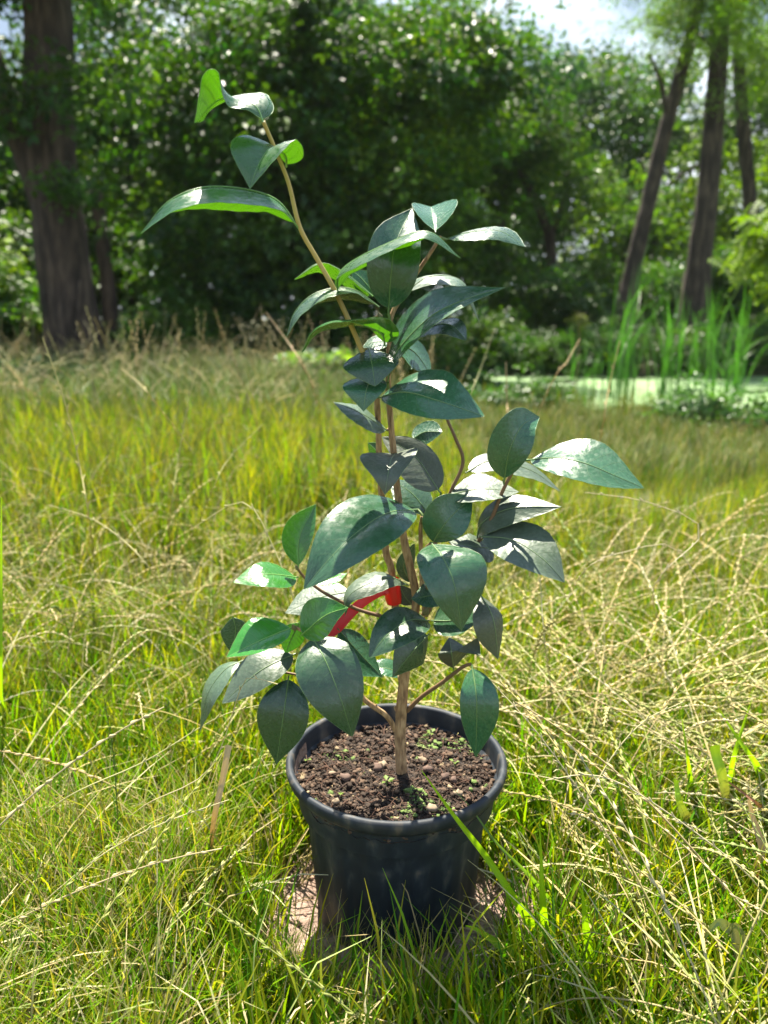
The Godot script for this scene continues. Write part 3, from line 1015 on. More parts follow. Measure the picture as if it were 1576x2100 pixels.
func build_pot() -> void:
	var t := thing("flower_pot", POT)
	var s := Shape.new()
	var wall := []
	for k in 15:
		wall.append(Vector2(lerpf(0.0835, 0.0936, k / 14.0), lerpf(0.004, 0.134, k / 14.0)))
	wall.push_front(Vector2(0.0815, 0.0))
	wall.push_front(Vector2(0.0, 0.0))
	lathe(s, wall, 168, 0.0018)
	put("wall", solid(s, M.pot), t)
	var band := Shape.new()
	lathe(band, [Vector2(0.0925, 0.1335), Vector2(0.0949, 0.1340), Vector2(0.0953, 0.1350), Vector2(0.0955, 0.1358), Vector2(0.0972, 0.1500), Vector2(0.0950, 0.1505)], 120)
	put("collar", solid(band, M.pot), t)
	var r := Shape.new()
	lathe(r, [Vector2(0.0965, 0.1490), Vector2(0.0984, 0.1500), Vector2(0.0999, 0.1512), Vector2(0.1040, 0.1555), Vector2(0.1090, 0.1600), Vector2(0.1118, 0.1640), Vector2(0.1131, 0.1685), Vector2(0.1130, 0.1718), Vector2(0.1117, 0.1742), Vector2(0.1094, 0.1750), Vector2(0.1070, 0.1742), Vector2(0.1055, 0.1722), Vector2(0.1046, 0.165), Vector2(0.1030, 0.150), Vector2(0.1005, 0.130)], 140)
	put("rim", solid(r, M.pot), t)
	var mud := Shape.new()                                # a smear of dried soil inside the rim
	for k in 30:
		var a := PI * 0.86 + k / 29.0 * PI * 0.26
		for q in 2:
			var y := (0.166 + 0.004 * patchy.get_noise_1d(k * 80.0)) if q else 0.148
			var rr := 0.1042 if q else 0.1022
			mud.pt(Vector3(cos(a) * rr, y, sin(a) * rr))
	mud.lattice(0, 30, 2)
	put("mud_smear", solid(mud, M.earth), t)
	tag(t, "dark blue black plastic flower pot with rolled rim holding the camellia", "flower pot")
	# potting soil
	var g := thing("potting_soil", POT)
	var d := Shape.new()
	const R := 40
	const A := 110
	for k in R + 1:
		for j in A:
			var an := TAU * j / A
			var rr := 0.1036 * k / R
			var x := cos(an) * rr
			var z := sin(an) * rr
			var h := 0.0055 * patchy.get_noise_2d(x * 3000.0, z * 3000.0) + 0.0032 * patchy.get_noise_2d(x * 9000.0, z * 9000.0) + 0.0012 * patchy.get_noise_2d(x * 22000.0, z * 22000.0)
			h += 0.004 * smoothstep(0.03, 0.0, rr) - 0.002 * smoothstep(0.07, 0.1036, rr)
			d.pt(Vector3(x, SOIL - 0.003 + h, z))
	d.lattice(0, R + 1, A, true)
	put("soil_surface", solid(d, M.soil), g)
	var meshes := []
	for k in 4:
		var q := Shape.new()
		pebble_on(q, Vector3.ZERO, 1.0, Color.WHITE, k + 5)
		meshes.append(solid(q, M.crumb))
	var places := [[], [], [], []]
	var tints := [[], [], [], []]
	for k in 11000:
		var an := rng.randf() * TAU
		var rr := 0.1025 * sqrt(rng.randf())
		var size := 0.0006 + 0.0028 * pow(rng.randf(), 6.0)
		var w := rng.randi() % 4
		var at := Vector3(cos(an) * rr, SOIL - 0.003 + 0.0055 * patchy.get_noise_2d(cos(an) * rr * 3000.0, sin(an) * rr * 3000.0) + 0.0032 * patchy.get_noise_2d(cos(an) * rr * 9000.0, sin(an) * rr * 9000.0) + size * 0.3, sin(an) * rr)
		places[w].append(Transform3D(Basis.from_euler(Vector3(rng.randf() * 6.0, rng.randf() * 6.0, rng.randf() * 6.0)).scaled(Vector3(1, rng.randf_range(0.5, 1), 1) * size), at))
		var b := rng.randf()
		var m := rng.randf_range(0.6, 1.4)
		if patchy.get_noise_2d(at.x * 1500.0 + 77.0, at.z * 1500.0) > 0.34 and b > 0.35:
			tints[w].append(Color(0.10 * m, 0.15 * m, 0.035 * m))   # a green bloom of moss
			continue
		tints[w].append(Color(0.028 * m, 0.017 * m, 0.010 * m) if b < 0.66 else Color(0.080 * m, 0.050 * m, 0.030 * m) if b < 0.975 else Color(0.24 * m, 0.18 * m, 0.10 * m))
	for w in 4:
		many("crumbs", g, meshes[w], places[w], tints[w])
	# bark fibres
	var fib := Shape.new()
	tube(fib, [Vector3(0, 0, -0.5), Vector3(0.06, 0.05, 0), Vector3(0, 0, 0.5)], 0.06, 0.03, 4, 5)
	var fm := solid(fib, M.crumb)
	var fp := []
	var ft := []
	for k in 420:
		var an := rng.randf() * TAU
		var rr := 0.10 * sqrt(rng.randf())
		fp.append(Transform3D(Basis.from_euler(Vector3(rng.randf_range(-0.4, 0.4), rng.randf() * 6.0, 0)).scaled(Vector3.ONE * rng.randf_range(0.005, 0.016)), Vector3(cos(an) * rr, SOIL + 0.0005, sin(an) * rr)))
		var m := rng.randf_range(0.5, 1.6)
		ft.append(Color(0.06 * m, 0.030 * m, 0.017 * m))
	many("fibres", g, fm, fp, ft)
	tag(g, "dark crumbly potting soil filling the flower pot", "soil", "", "stuff")
	# pale stones on the soil
	var stones := [[-0.052, 0.012, 5.2, "pale cream stone on the soil left of the stem"], [-0.066, 0.004, 3.6, "small buff stone at far left on the soil"], [-0.019, -0.006, 5.5, "cream stone just behind left of the stem base"], [0.028, -0.022, 4.6, "brown pebble behind right of the stem"], [0.033, -0.004, 4.9, "dark brown pebble right of the stem"], [0.050, 0.010, 5.0, "grey buff stone among soil at right"], [0.058, 0.016, 4.4, "tan stone next to the grey buff one"], [0.034, 0.062, 5.4, "pale stone near the front rim right of centre"], [0.061, 0.038, 4.6, "fawn stone on the right front of the soil"], [0.024, 0.088, 3.8, "white chip lying on the front rim edge"], [-0.060, 0.052, 3.8, "light crumb stone at the left front of the soil"], [-0.014, -0.013, 4.2, "lumpy cream stone pair part behind the stem base"]]
	for q in stones:
		var p := Shape.new()
		pebble_on(p, Vector3.ZERO, q[2] * 0.001, Color(0.27, 0.20, 0.13) if rng.randf() < 0.5 else Color(0.12, 0.075, 0.055), rng.randi() % 50)
		var o := put(numbered("pebble"), solid(p, M.stone), self)
		o.position = POT + Vector3(q[0], SOIL + 0.001, q[1])
		o.rotation.y = rng.randf() * 6.0
		tag(o, q[3], "stone", "pale stones on the potting soil")
	# seedlings
	for q in [[0.041, -0.072, 1.0, "bright seedling at the back of the soil right of the stem"], [-0.006, 0.092, 1.1, "tiny seedlings at the front rim of the pot"], [-0.055, 0.040, 0.9, "small pale seedling on the soil at left front"], [-0.094, -0.02, 0.7, "tiny seedling by the left back rim"], [0.062, -0.014, 0.8, "tiny seedling on the soil at the right"], [-0.010, 0.022, 1.0, "mossy seedling beside the stem base"]]:
		var e := thing("seedling", POT + Vector3(q[0], SOIL, q[1]))
		for k in 2 + rng.randi() % 3:
			var an := TAU * k / 4.0 + rng.randf() * 1.6
			var l := Shape.new()
			var base: Vector3 = Vector3(cos(an), 0, sin(an)) * 0.004 * q[2]
			var c := Color(0.20, 0.30, 0.07)
			leaf_on(l, base * 0.4 + Vector3(0, 0.004 * q[2], 0), Vector3(cos(an), 0.3, sin(an)).normalized(), Vector3.UP, rng.randf_range(0.004, 0.0075) * q[2], rng.randf_range(0.0018, 0.003) * q[2], c)
			put("leaf", solid(l, M.foliage), e)
		var st := Shape.new()
		tube(st, [Vector3(0, -0.002, 0), Vector3(0, 0.002, 0), Vector3(0, 0.0045 * q[2], 0)], 0.0006, 0.0004, 5, 4)
		put("stem", solid(st, M.green), e)
		tag(e, q[3], "seedling", "seedlings in the pot")


# ---------------------------------------------------------------- the camellia and its red tag
func build_plant() -> void:
	var plant := thing("camellia_plant")
	tag(plant, "young camellia with glossy dark green leaves growing in the pot", "plant")
	wood(plant, "trunk", [v(18.2, 155.6, 0.0), v(17.0, 179.3, 0.0), v(16.4, 204.3, 0.0), v(18.2, 234.4, 0.0), v(20.0, 261.2, 0.0), v(22.3, 287.6, 0.0), v(26.0, 313.6, 0.0)], 6.3, 5.0, "bark")
	wood(plant, "stem", [v(24.1, 303.2, 0.0), v(31.4, 342.1, 0.0), v(25.4, 376.6, 0.0), v(18.2, 409.9, 0.0), v(12.9, 451.0, 0.0), v(9.1, 488.6, 0.0), v(6.8, 511.4, 0.0), v(4.0, 547.2, 0.0), v(4.8, 582.1, 0.0), v(6.5, 611.9, 0.0), v(18.3, 633.0, -5.0), v(31.1, 652.6, -5.0), v(42.0, 668.4, -3.0), v(49.7, 680.3, 0.0)], 4.6, 1.6, "bark")
	wood(plant, "stem", [v(23.4, 295.8, -5.0), v(14.7, 317.8, -15.0), v(9.8, 340.0, -18.0), v(7.2, 370.7, -18.0), v(1.9, 387.9, -18.0), v(-1.4, 433.6, -15.0), v(-4.2, 472.5, -12.0), v(-5.5, 514.6, -10.0), v(-7.2, 546.9, -3.0), v(-10.1, 560.6, 3.0)], 4.0, 2.6, "bark")
	wood(plant, "shoot", [v(-9.7, 557.9, 2.0), v(-20.9, 585.7, 5.0), v(-42.2, 632.0, 3.0), v(-59.0, 661.7, 0.0), v(-73.3, 687.9, 0.0), v(-81.6, 723.0, 3.0), v(-92.2, 750.4, 10.0), v(-98.7, 766.8, 20.0)], 2.5, 1.7, "shoot")
	wood(plant, "stem", [v(26.0, 313.6, 0.0), v(39.1, 331.1, 3.0), v(36.8, 360.3, 3.0), v(35.5, 390.2, 4.0), v(34.6, 418.3, 6.0), v(35.7, 429.8, 8.0)], 3.0, 1.8, "bark")
	wood(plant, "stem", [v(40.1, 328.7, 2.0), v(43.2, 347.9, 10.0), v(39.9, 373.3, 12.0), v(38.6, 397.8, 13.0), v(44.4, 406.5, 15.0)], 2.4, 1.4, "twig")
	wood(plant, "branch", [v(39.2, 329.9, 0.0), v(48.5, 390.8, -10.0), v(57.6, 428.7, -15.0), v(64.4, 448.8, -16.0), v(75.6, 477.1, -18.0), v(68.3, 499.3, -20.0), v(59.4, 519.8, -24.0), v(54.0, 544.9, -26.0)], 2.4, 1.4, "twig")
	wood(plant, "branch", [v(41.2, 327.9, 0.0), v(62.9, 367.2, -6.0), v(84.8, 393.6, -4.0), v(99.0, 419.9, 3.0), v(110.0, 453.2, 8.0), v(118.0, 472.1, 10.0), v(122.7, 481.6, 12.0)], 2.4, 1.7, "twig")
	wood(plant, "branch", [v(23.1, 316.1, 0.0), v(-2.9, 328.1, 3.0), v(-27.5, 336.6, 4.0), v(-56.6, 352.5, 5.0), v(-74.1, 366.8, 6.0), v(-82.9, 378.8, 8.0)], 2.2, 1.3, "twig")
	wood(plant, "branch", [v(11.9, 202.7, 0.0), v(2.5, 222.4, 6.0), v(-21.3, 245.5, 12.0), v(-23.1, 260.2, 14.0), v(-41.4, 292.5, 22.0), v(-63.6, 317.0, 32.0), v(-82.8, 331.3, 38.0)], 3.0, 1.6, "bark")
	wood(plant, "twig", [v(-22.6, 258.6, 14.0), v(-46.7, 267.4, 18.0), v(-83.5, 274.1, 20.0), v(-107.4, 277.4, 15.0), v(-139.9, 280.2, 0.0)], 1.6, 1.0, "twig")
	wood(plant, "branch", [v(23.2, 224.6, 0.0), v(37.8, 246.0, 10.0), v(57.4, 267.8, 22.0), v(74.7, 289.0, 34.0), v(81.9, 294.3, 39.0)], 2.4, 1.6, "twig")
	wood(plant, "twig", [v(121.2, 479.2, 11.0), v(125.5, 484.2, 16.0), v(130.9, 486.2, 20.0)], 1.2, 1.0, "green")
	wood(plant, "twig", [v(110.6, 465.2, 10.0), v(112.6, 457.9, 8.0)], 1.1, 1.1, "green")
	wood(plant, "twig", [v(54.2, 450.1, -6.0), v(52.4, 432.9, -8.0), v(49.5, 410.8, -9.0)], 1.0, 1.2, "green")
	wood(plant, "twig", [v(45.1, 426.1, -10.0), v(48.0, 417.8, -10.0), v(49.6, 408.1, -10.0)], 1.0, 1.2, "green")
	wood(plant, "twig", [v(31.9, 434.9, 0.0), v(35.9, 430.9, 5.0), v(36.7, 425.0, 8.0)], 1.3, 1.3, "green")
	wood(plant, "twig", [v(54.0, 677.5, 0.0), v(47.6, 679.9, 0.0)], 1.2, 1.2, "green")
	wood(plant, "twig", [v(3.9, 615.3, 3.0), v(5.7, 607.7, 1.0)], 1.4, 1.4, "green")
	wood(plant, "twig", [v(3.1, 555.0, 10.0), v(4.0, 547.4, 3.0)], 1.5, 1.5, "green")
	camellia_leaf(plant, "light", [v(-98.7, 766.1, 20.0), v(-107.3, 780.8, 15.0), v(-134.1, 786.4, 10.0), v(-153.2, 763.8, 30.0)], [[0.28, v(-99.7, 794.8, -10.0), v(-116.6, 772.7, 32.0)], [0.76, v(-145.2, 780.8, -5.0), v(-149.0, 786.0, 42.0)]])
	camellia_leaf(plant, "light", [v(-83.3, 735.9, 0.0), v(-82.8, 743.2, 12.0), v(-92.6, 745.7, 26.0), v(-101.4, 729.9, 40.0), v(-108.0, 711.5, 45.0)], [[0.42, v(-125.6, 755.0, 22.0), v(-65.1, 752.2, 32.0)]])
	camellia_leaf(plant, "light", [v(-73.8, 685.9, 0.0), v(-93.1, 708.9, 20.0), v(-137.5, 714.5, 40.0), v(-169.9, 702.1, 55.0), v(-194.0, 676.2, 60.0)], [[0.50, v(-138.6, 698.7, 66.0), v(-143.6, 699.9, 15.0)]])
	camellia_leaf(plant, "light", [v(-10.2, 630.1, -20.0), v(-37.1, 651.9, -30.0), v(-59.4, 659.6, -30.0), v(-81.4, 645.0, -20.0)], [[0.50, v(-42.7, 654.3, -12.0), v(-49.7, 647.8, -50.0)]])
	camellia_leaf(plant, "light", [v(-7.2, 630.4, -30.0), v(-19.4, 644.9, -35.0), v(-30.8, 655.1, -40.0)], [[0.50, v(-26.1, 637.3, -30.0), v(-9.1, 650.8, -40.0)]])
	camellia_leaf(plant, "light", [v(-41.3, 630.3, 3.0), v(-35.7, 651.8, 15.0), v(4.9, 671.9, 35.0), v(36.6, 679.3, 45.0), v(62.4, 658.1, 50.0)], [[0.50, v(9.4, 664.4, 60.0), v(13.5, 666.6, 10.0)]])
	camellia_leaf(plant, "old", [v(-4.4, 620.4, -5.0), v(-29.6, 636.4, -5.0), v(-59.2, 632.7, 5.0), v(-77.9, 616.0, 15.0), v(-85.1, 594.5, 20.0)], [[0.50, v(-48.0, 627.1, 32.0), v(-59.7, 624.2, -25.0)]])
	camellia_leaf(plant, "light", [v(0.9, 586.8, 0.0), v(-4.3, 599.4, 15.0), v(-36.7, 609.0, 30.0), v(-59.7, 601.3, 32.0), v(-70.8, 582.0, 30.0)], [[0.20, v(-17.6, 602.6, -5.0), v(6.7, 607.0, 30.0)], [0.60, v(-49.6, 601.1, 15.0), v(-50.9, 606.3, 52.0)]])
	camellia_leaf(plant, "old", [v(3.9, 615.3, 3.0), v(5.9, 644.5, 16.0), v(10.0, 672.8, 12.0), v(25.1, 705.7, -20.0)], [[0.45, v(-14.9, 656.8, 24.0), v(30.2, 658.8, 24.0)]])
	camellia_leaf(plant, "old", [v(44.4, 682.1, 10.0), v(43.3, 696.3, -10.0), v(43.0, 710.2, -45.0)], [[0.55, v(24.9, 708.6, -15.0), v(63.5, 711.9, -15.0)]])
	camellia_leaf(plant, "old", [v(54.0, 677.5, 0.0), v(72.0, 682.1, 10.0), v(97.7, 682.2, 20.0), v(118.8, 668.5, 30.0)], [[0.50, v(84.9, 673.1, 42.0), v(91.4, 688.8, -12.0)]])
	camellia_leaf(plant, "dull", [v(17.5, 631.1, -10.0), v(40.7, 647.1, -20.0), v(72.2, 643.1, -25.0), v(88.3, 605.9, -20.0)], [[0.45, v(48.1, 639.4, 2.0), v(53.8, 649.5, -50.0)]])
	camellia_leaf(plant, "old", [v(3.1, 555.0, 10.0), v(10.3, 580.8, 20.0), v(38.2, 611.0, 33.0), v(66.2, 625.3, 40.0), v(101.4, 635.9, 40.0)], [[0.55, v(37.7, 631.9, 6.0), v(47.4, 609.4, 50.0)]])
	camellia_leaf(plant, "old", [v(18.7, 589.5, -10.0), v(42.9, 603.4, -10.0), v(59.8, 604.7, 0.0), v(73.1, 591.8, 10.0)], [[0.50, v(50.9, 608.9, -30.0), v(49.9, 598.7, 18.0)]])
	camellia_leaf(plant, "old", [v(6.2, 590.4, -10.0), v(28.0, 580.4, -20.0), v(44.7, 558.1, -20.0)], [[0.50, v(41.8, 582.3, -40.0), v(19.2, 570.9, 10.0)]])
	camellia_leaf(plant, "old", [v(8.1, 590.1, -20.0), v(-8.1, 589.7, -20.0), v(-20.8, 584.4, -20.0)], [[0.50, v(-6.0, 595.0, -38.0), v(-7.9, 583.4, 0.0)]])
	camellia_leaf(plant, "old", [v(-13.6, 584.7, 0.0), v(-10.6, 572.9, 30.0), v(-7.5, 554.2, 42.0)], [[0.40, v(-35.4, 573.4, 16.0), v(11.2, 577.2, 16.0)]])
	camellia_leaf(plant, "old", [v(-9.2, 562.8, 10.0), v(-15.3, 550.2, 34.0), v(-17.8, 532.3, 40.0)], [[0.42, v(-36.5, 552.7, 24.0), v(3.9, 556.5, 24.0)]])
	camellia_leaf(plant, "dull", [v(3.6, 509.6, 0.0), v(-19.0, 526.1, 10.0), v(-45.8, 537.6, 10.0)], [[0.45, v(-18.2, 529.9, -12.0), v(-21.6, 519.0, 30.0)]])
	camellia_leaf(plant, "old", [v(-5.6, 542.1, 20.0), v(17.7, 549.0, 40.0), v(45.8, 543.6, 60.0), v(83.4, 531.7, 70.0)], [[0.45, v(36.3, 570.0, 16.0), v(30.0, 531.3, 70.0)]])
	camellia_leaf(plant, "light", [v(66.5, 516.7, -30.0), v(73.2, 530.7, -30.0), v(83.0, 545.5, -30.0)], [[0.50, v(68.9, 534.4, -30.0), v(78.3, 528.8, -30.0)]])
	camellia_leaf(plant, "old", [v(27.2, 495.3, -40.0), v(40.0, 503.0, -40.0), v(56.4, 504.4, -30.0)], [[0.50, v(38.6, 511.5, -52.0), v(46.2, 493.1, -30.0)]])
	camellia_leaf(plant, "dull", [v(53.2, 450.3, -5.0), v(28.8, 483.7, -15.0), v(-1.9, 501.2, -20.0)], [[0.40, v(56.0, 476.1, -18.0), v(13.6, 472.1, 5.0)]])
	camellia_leaf(plant, "dull", [v(10.9, 488.6, 0.0), v(6.5, 489.4, 35.0), v(3.3, 479.8, 60.0), v(0.8, 463.8, 65.0)], [[0.42, v(-21.8, 491.5, 42.0), v(29.0, 498.0, 42.0)]])
	camellia_leaf(plant, "old", [v(43.2, 427.1, -10.0), v(27.0, 446.0, -20.0), v(4.8, 458.4, -30.0)], [[0.45, v(40.7, 448.5, -40.0), v(12.5, 438.2, 0.0)]])
	camellia_leaf(plant, "light", [v(-2.8, 479.7, -30.0), v(-9.5, 488.3, -30.0), v(-15.6, 494.0, -30.0)], [[0.50, v(-14.7, 484.5, -30.0), v(-5.2, 492.3, -35.0)]])
	camellia_leaf(plant, "old", [v(31.9, 434.9, 0.0), v(3.1, 439.0, 30.0), v(-23.9, 429.0, 60.0), v(-46.3, 411.6, 80.0), v(-68.0, 387.4, 90.0)], [[0.47, v(-42.9, 446.5, 38.0), v(-4.1, 419.1, 86.0)]])
	camellia_leaf(plant, "young", [v(-81.8, 379.9, 10.0), v(-80.4, 409.0, 2.0), v(-65.5, 437.7, -10.0)], [[0.42, v(-96.5, 410.4, 7.0), v(-67.3, 414.3, 7.0)]])
	camellia_leaf(plant, "young", [v(-82.0, 370.6, 10.0), v(-109.9, 380.3, 30.0), v(-138.5, 376.1, 40.0)], [[0.45, v(-112.7, 386.2, 10.0), v(-105.8, 375.0, 50.0)]])
	camellia_leaf(plant, "young", [v(-67.7, 359.7, 0.0), v(-51.8, 362.8, -10.0), v(-36.9, 364.5, -20.0)], [[0.50, v(-55.2, 364.3, -25.0), v(-48.3, 360.2, 0.0)]])
	camellia_leaf(plant, "dull", [v(-32.2, 345.5, -20.0), v(-65.1, 338.8, -20.0), v(-98.4, 326.5, -10.0)], [[0.45, v(-74.0, 346.2, -40.0), v(-62.2, 327.4, 0.0)]])
	camellia_leaf(plant, "dull", [v(23.4, 362.3, 10.0), v(5.5, 375.7, 25.0), v(-17.1, 371.6, 35.0), v(-33.2, 361.5, 40.0), v(-36.1, 343.3, 40.0)], [[0.45, v(-7.4, 377.5, 10.0), v(-8.0, 366.3, 44.0)]])
	camellia_leaf(plant, "young", [v(-77.8, 323.4, 40.0), v(-53.4, 347.7, 50.0), v(-32.8, 355.3, 50.0)], [[0.45, v(-65.5, 360.5, 36.0), v(-42.3, 339.5, 60.0)]])
	camellia_leaf(plant, "young", [v(-84.4, 332.1, 40.0), v(-111.8, 327.6, 60.0), v(-141.4, 315.5, 70.0)], [[0.45, v(-121.2, 340.9, 40.0), v(-96.8, 325.9, 70.0)]])
	camellia_leaf(plant, "old", [v(-146.3, 330.9, 10.0), v(-144.2, 315.2, 10.0), v(-150.0, 293.7, 10.0)], [[0.45, v(-159.1, 311.6, 10.0), v(-130.8, 317.7, 10.0)]])
	camellia_leaf(plant, "young", [v(-80.6, 329.4, 20.0), v(-88.1, 314.4, 20.0), v(-95.2, 296.1, 20.0)], [[0.45, v(-102.7, 311.8, 20.0), v(-76.9, 310.8, 20.0)]])
	camellia_leaf(plant, "old", [v(-68.2, 324.4, 40.0), v(-52.6, 312.2, 70.0), v(-38.2, 281.6, 85.0), v(-28.5, 245.5, 85.0)], [[0.42, v(-76.2, 297.6, 82.0), v(-19.8, 305.1, 70.0)]])
	camellia_leaf(plant, "dull", [v(-85.3, 296.6, 20.0), v(-116.4, 288.3, 40.0), v(-152.2, 259.7, 50.0)], [[0.45, v(-132.5, 294.9, 25.0), v(-101.4, 282.7, 50.0)]])
	camellia_leaf(plant, "dull", [v(-139.9, 280.2, 0.0), v(-157.7, 273.9, 10.0), v(-173.5, 251.7, 20.0), v(-182.4, 214.1, 20.0)], [[0.45, v(-176.0, 261.2, 0.0), v(-156.6, 261.6, 30.0)]])
	camellia_leaf(plant, "old", [v(-91.2, 278.4, 30.0), v(-94.3, 250.6, 50.0), v(-103.5, 194.9, 50.0)], [[0.42, v(-118.4, 255.7, 50.0), v(-68.7, 261.8, 50.0)]])
	camellia_leaf(plant, "old", [v(43.3, 330.4, 20.0), v(23.5, 338.9, 40.0), v(3.1, 332.9, 60.0), v(-13.6, 315.5, 70.0)], [[0.45, v(-0.9, 346.9, 43.0), v(26.1, 331.5, 70.0)]])
	camellia_leaf(plant, "old", [v(43.7, 312.6, 10.0), v(27.8, 303.7, 30.0), v(7.8, 281.3, 40.0)], [[0.45, v(8.3, 310.4, 35.0), v(41.7, 290.6, 18.0)]])
	camellia_leaf(plant, "old", [v(23.6, 254.1, -20.0), v(1.0, 262.3, -20.0), v(-20.0, 261.2, -20.0)], [[0.50, v(1.0, 268.5, -30.0), v(3.5, 257.9, -10.0)]])
	camellia_leaf(plant, "old", [v(-45.5, 318.7, 10.0), v(-23.9, 292.1, 10.0), v(-1.4, 266.6, 10.0)], [[0.45, v(-11.7, 292.7, -5.0), v(-33.6, 282.0, 30.0)]])
	camellia_leaf(plant, "old", [v(43.0, 411.4, 30.0), v(53.0, 404.7, 65.0), v(61.5, 384.3, 80.0), v(67.9, 345.0, 80.0)], [[0.33, v(27.3, 408.5, 66.0), v(85.8, 404.6, 62.0)]])
	camellia_leaf(plant, "old", [v(45.2, 403.6, 10.0), v(58.2, 426.9, 15.0), v(83.8, 448.6, 0.0)], [[0.45, v(36.0, 437.2, 19.0), v(77.0, 420.4, 19.0)]])
	camellia_leaf(plant, "dull", [v(88.7, 394.8, -10.0), v(93.8, 422.0, 0.0), v(119.4, 438.7, 10.0), v(163.4, 442.6, 20.0)], [[0.40, v(95.9, 432.4, -20.0), v(111.6, 424.4, 20.0)]])
	camellia_leaf(plant, "dull", [v(89.7, 411.3, 10.0), v(117.2, 413.7, 30.0), v(141.5, 402.2, 50.0), v(160.8, 383.1, 60.0)], [[0.45, v(141.7, 424.3, 16.0), v(109.4, 402.2, 60.0)]])
	camellia_leaf(plant, "dull", [v(104.9, 396.3, 0.0), v(83.9, 401.7, 10.0), v(60.8, 405.5, 10.0)], [[0.45, v(85.1, 408.1, -10.0), v(89.2, 392.6, 30.0)]])
	camellia_leaf(plant, "dull", [v(60.7, 446.3, -10.0), v(90.5, 454.7, 0.0), v(127.3, 451.9, 0.0)], [[0.45, v(93.2, 465.2, -25.0), v(85.2, 447.2, 20.0)]])
	camellia_leaf(plant, "dull", [v(79.5, 464.3, -30.0), v(106.7, 474.5, -40.0), v(145.6, 464.7, -40.0), v(174.6, 444.6, -35.0)], [[0.50, v(131.6, 474.4, -60.0), v(123.1, 465.3, -20.0)]])
	camellia_leaf(plant, "old", [v(111.1, 464.3, 10.0), v(113.3, 494.3, 20.0), v(124.9, 517.2, 16.0), v(143.2, 522.7, 0.0)], [[0.45, v(94.5, 506.3, 26.0), v(135.0, 505.4, 26.0)]])
	camellia_leaf(plant, "old", [v(129.2, 485.8, 20.0), v(151.1, 491.6, 40.0), v(173.2, 489.5, 55.0), v(197.4, 480.4, 65.0), v(220.7, 470.8, 70.0)], [[0.47, v(180.0, 507.1, 20.0), v(163.1, 478.6, 75.0)]])
	camellia_leaf(plant, "old", [v(46.5, 322.3, 0.0), v(69.5, 327.8, 10.0), v(99.6, 345.4, 10.0)], [[0.45, v(60.2, 342.7, -15.0), v(68.8, 317.5, 25.0)]])
	camellia_leaf(plant, "dull", [v(92.3, 353.8, 10.0), v(102.8, 335.9, 30.0), v(108.9, 294.6, 30.0)], [[0.42, v(82.4, 337.3, 36.0), v(113.7, 330.9, 20.0)]])
	camellia_leaf(plant, "dull", [v(68.7, 275.5, 10.0), v(64.1, 302.2, 30.0), v(64.1, 307.4, 5.0)], [[0.50, v(50.5, 306.2, 30.0), v(91.5, 312.2, 15.0)]])
	camellia_leaf(plant, "old", [v(82.7, 294.3, 40.0), v(85.1, 268.7, 65.0), v(85.8, 212.0, 65.0)], [[0.42, v(69.6, 279.8, 60.0), v(105.0, 275.5, 65.0)]])
	camellia_leaf(plant, "old", [v(58.1, 355.3, 10.0), v(42.5, 355.5, 20.0), v(25.9, 352.6, 20.0)], [[0.45, v(45.9, 362.7, 0.0), v(46.6, 348.1, 30.0)]])
	camellia_leaf(plant, "old", [v(27.8, 353.7, -20.0), v(19.4, 372.6, -20.0), v(29.8, 395.3, -20.0)], [[0.45, v(12.1, 370.6, -20.0), v(30.0, 372.6, -20.0)]])
	camellia_leaf(plant, "dull", [v(28.1, 334.8, -10.0), v(21.2, 343.0, -10.0), v(15.4, 355.7, -10.0)], [[0.45, v(15.5, 336.3, -10.0), v(28.9, 350.1, -10.0)]])
	bud(plant, v(121.0, 478.4, 12.0), v(121.9, 486.0, 16.0), 2.2)
	bud(plant, v(-2.2, 609.8, 3.0), v(-5.2, 616.1, 6.0), 2.2)
	bud(plant, v(38.7, 331.9, 10.0), v(42.0, 343.2, 16.0), 3.2)
	bud(plant, v(-82.6, 329.2, 40.0), v(-84.4, 337.5, 46.0), 2.4)
	bud(plant, v(36.6, 422.7, 10.0), v(34.5, 432.2, 14.0), 2.0)
	bud(plant, v(-81.8, 377.5, 10.0), v(-84.2, 384.0, 12.0), 1.6)
	# the red loop tag round the second stem
	var t := thing("plant_tag")
	var s := Shape.new()
	var ax := (Vector3(0.0072, 0.3598, -0.0100) - Vector3(0.0102, 0.3359, -0.0110)).normalized()
	var u := ax.cross(Vector3(0, 0, 1)).normalized()
	var w := u.cross(ax)
	for k in 7:
		var rr: float = [0.0076, 0.0083, 0.0084, 0.0084, 0.0084, 0.0083, 0.0076][k]
		for j in 20:
			var an := TAU * j / 20.0
			s.pt(Vector3(0.0087, 0.3485, -0.0130) + ax * (k - 3) * 0.0042 + (u * cos(an) + w * sin(an)) * rr)
	s.lattice(0, 7, 20, true)
	put("collar", solid(s, M.red), t)
	var b := Shape.new()
	var path := even_path([Vector3(0.0038, 0.3526, -0.0060), Vector3(-0.0077, 0.3480, -0.0060), Vector3(-0.0230, 0.3382, -0.0050), Vector3(-0.0363, 0.3272, 0.0020), Vector3(-0.0464, 0.3187, 0.0100), Vector3(-0.0556, 0.3152, 0.0160)], 26)
	for k in path.size():
		var tan := (path[mini(k + 1, 26)] - path[maxi(k - 1, 0)]).normalized()
		var side := tan.cross(Vector3(0.2, 0.35, 1).normalized()).normalized()
		var n := side.cross(tan).normalized()
		var f := lerpf(0.0040, 0.0058, k / 26.0)
		for q in [[-1, 1], [1, 1], [1, -1], [-1, -1]]:
			b.pt(path[k] + side * f * q[0] + n * 0.0005 * q[1])
	b.lattice(0, path.size(), 4, true)
	put("strap", solid(b, M.red), t)
	var stud := Shape.new()
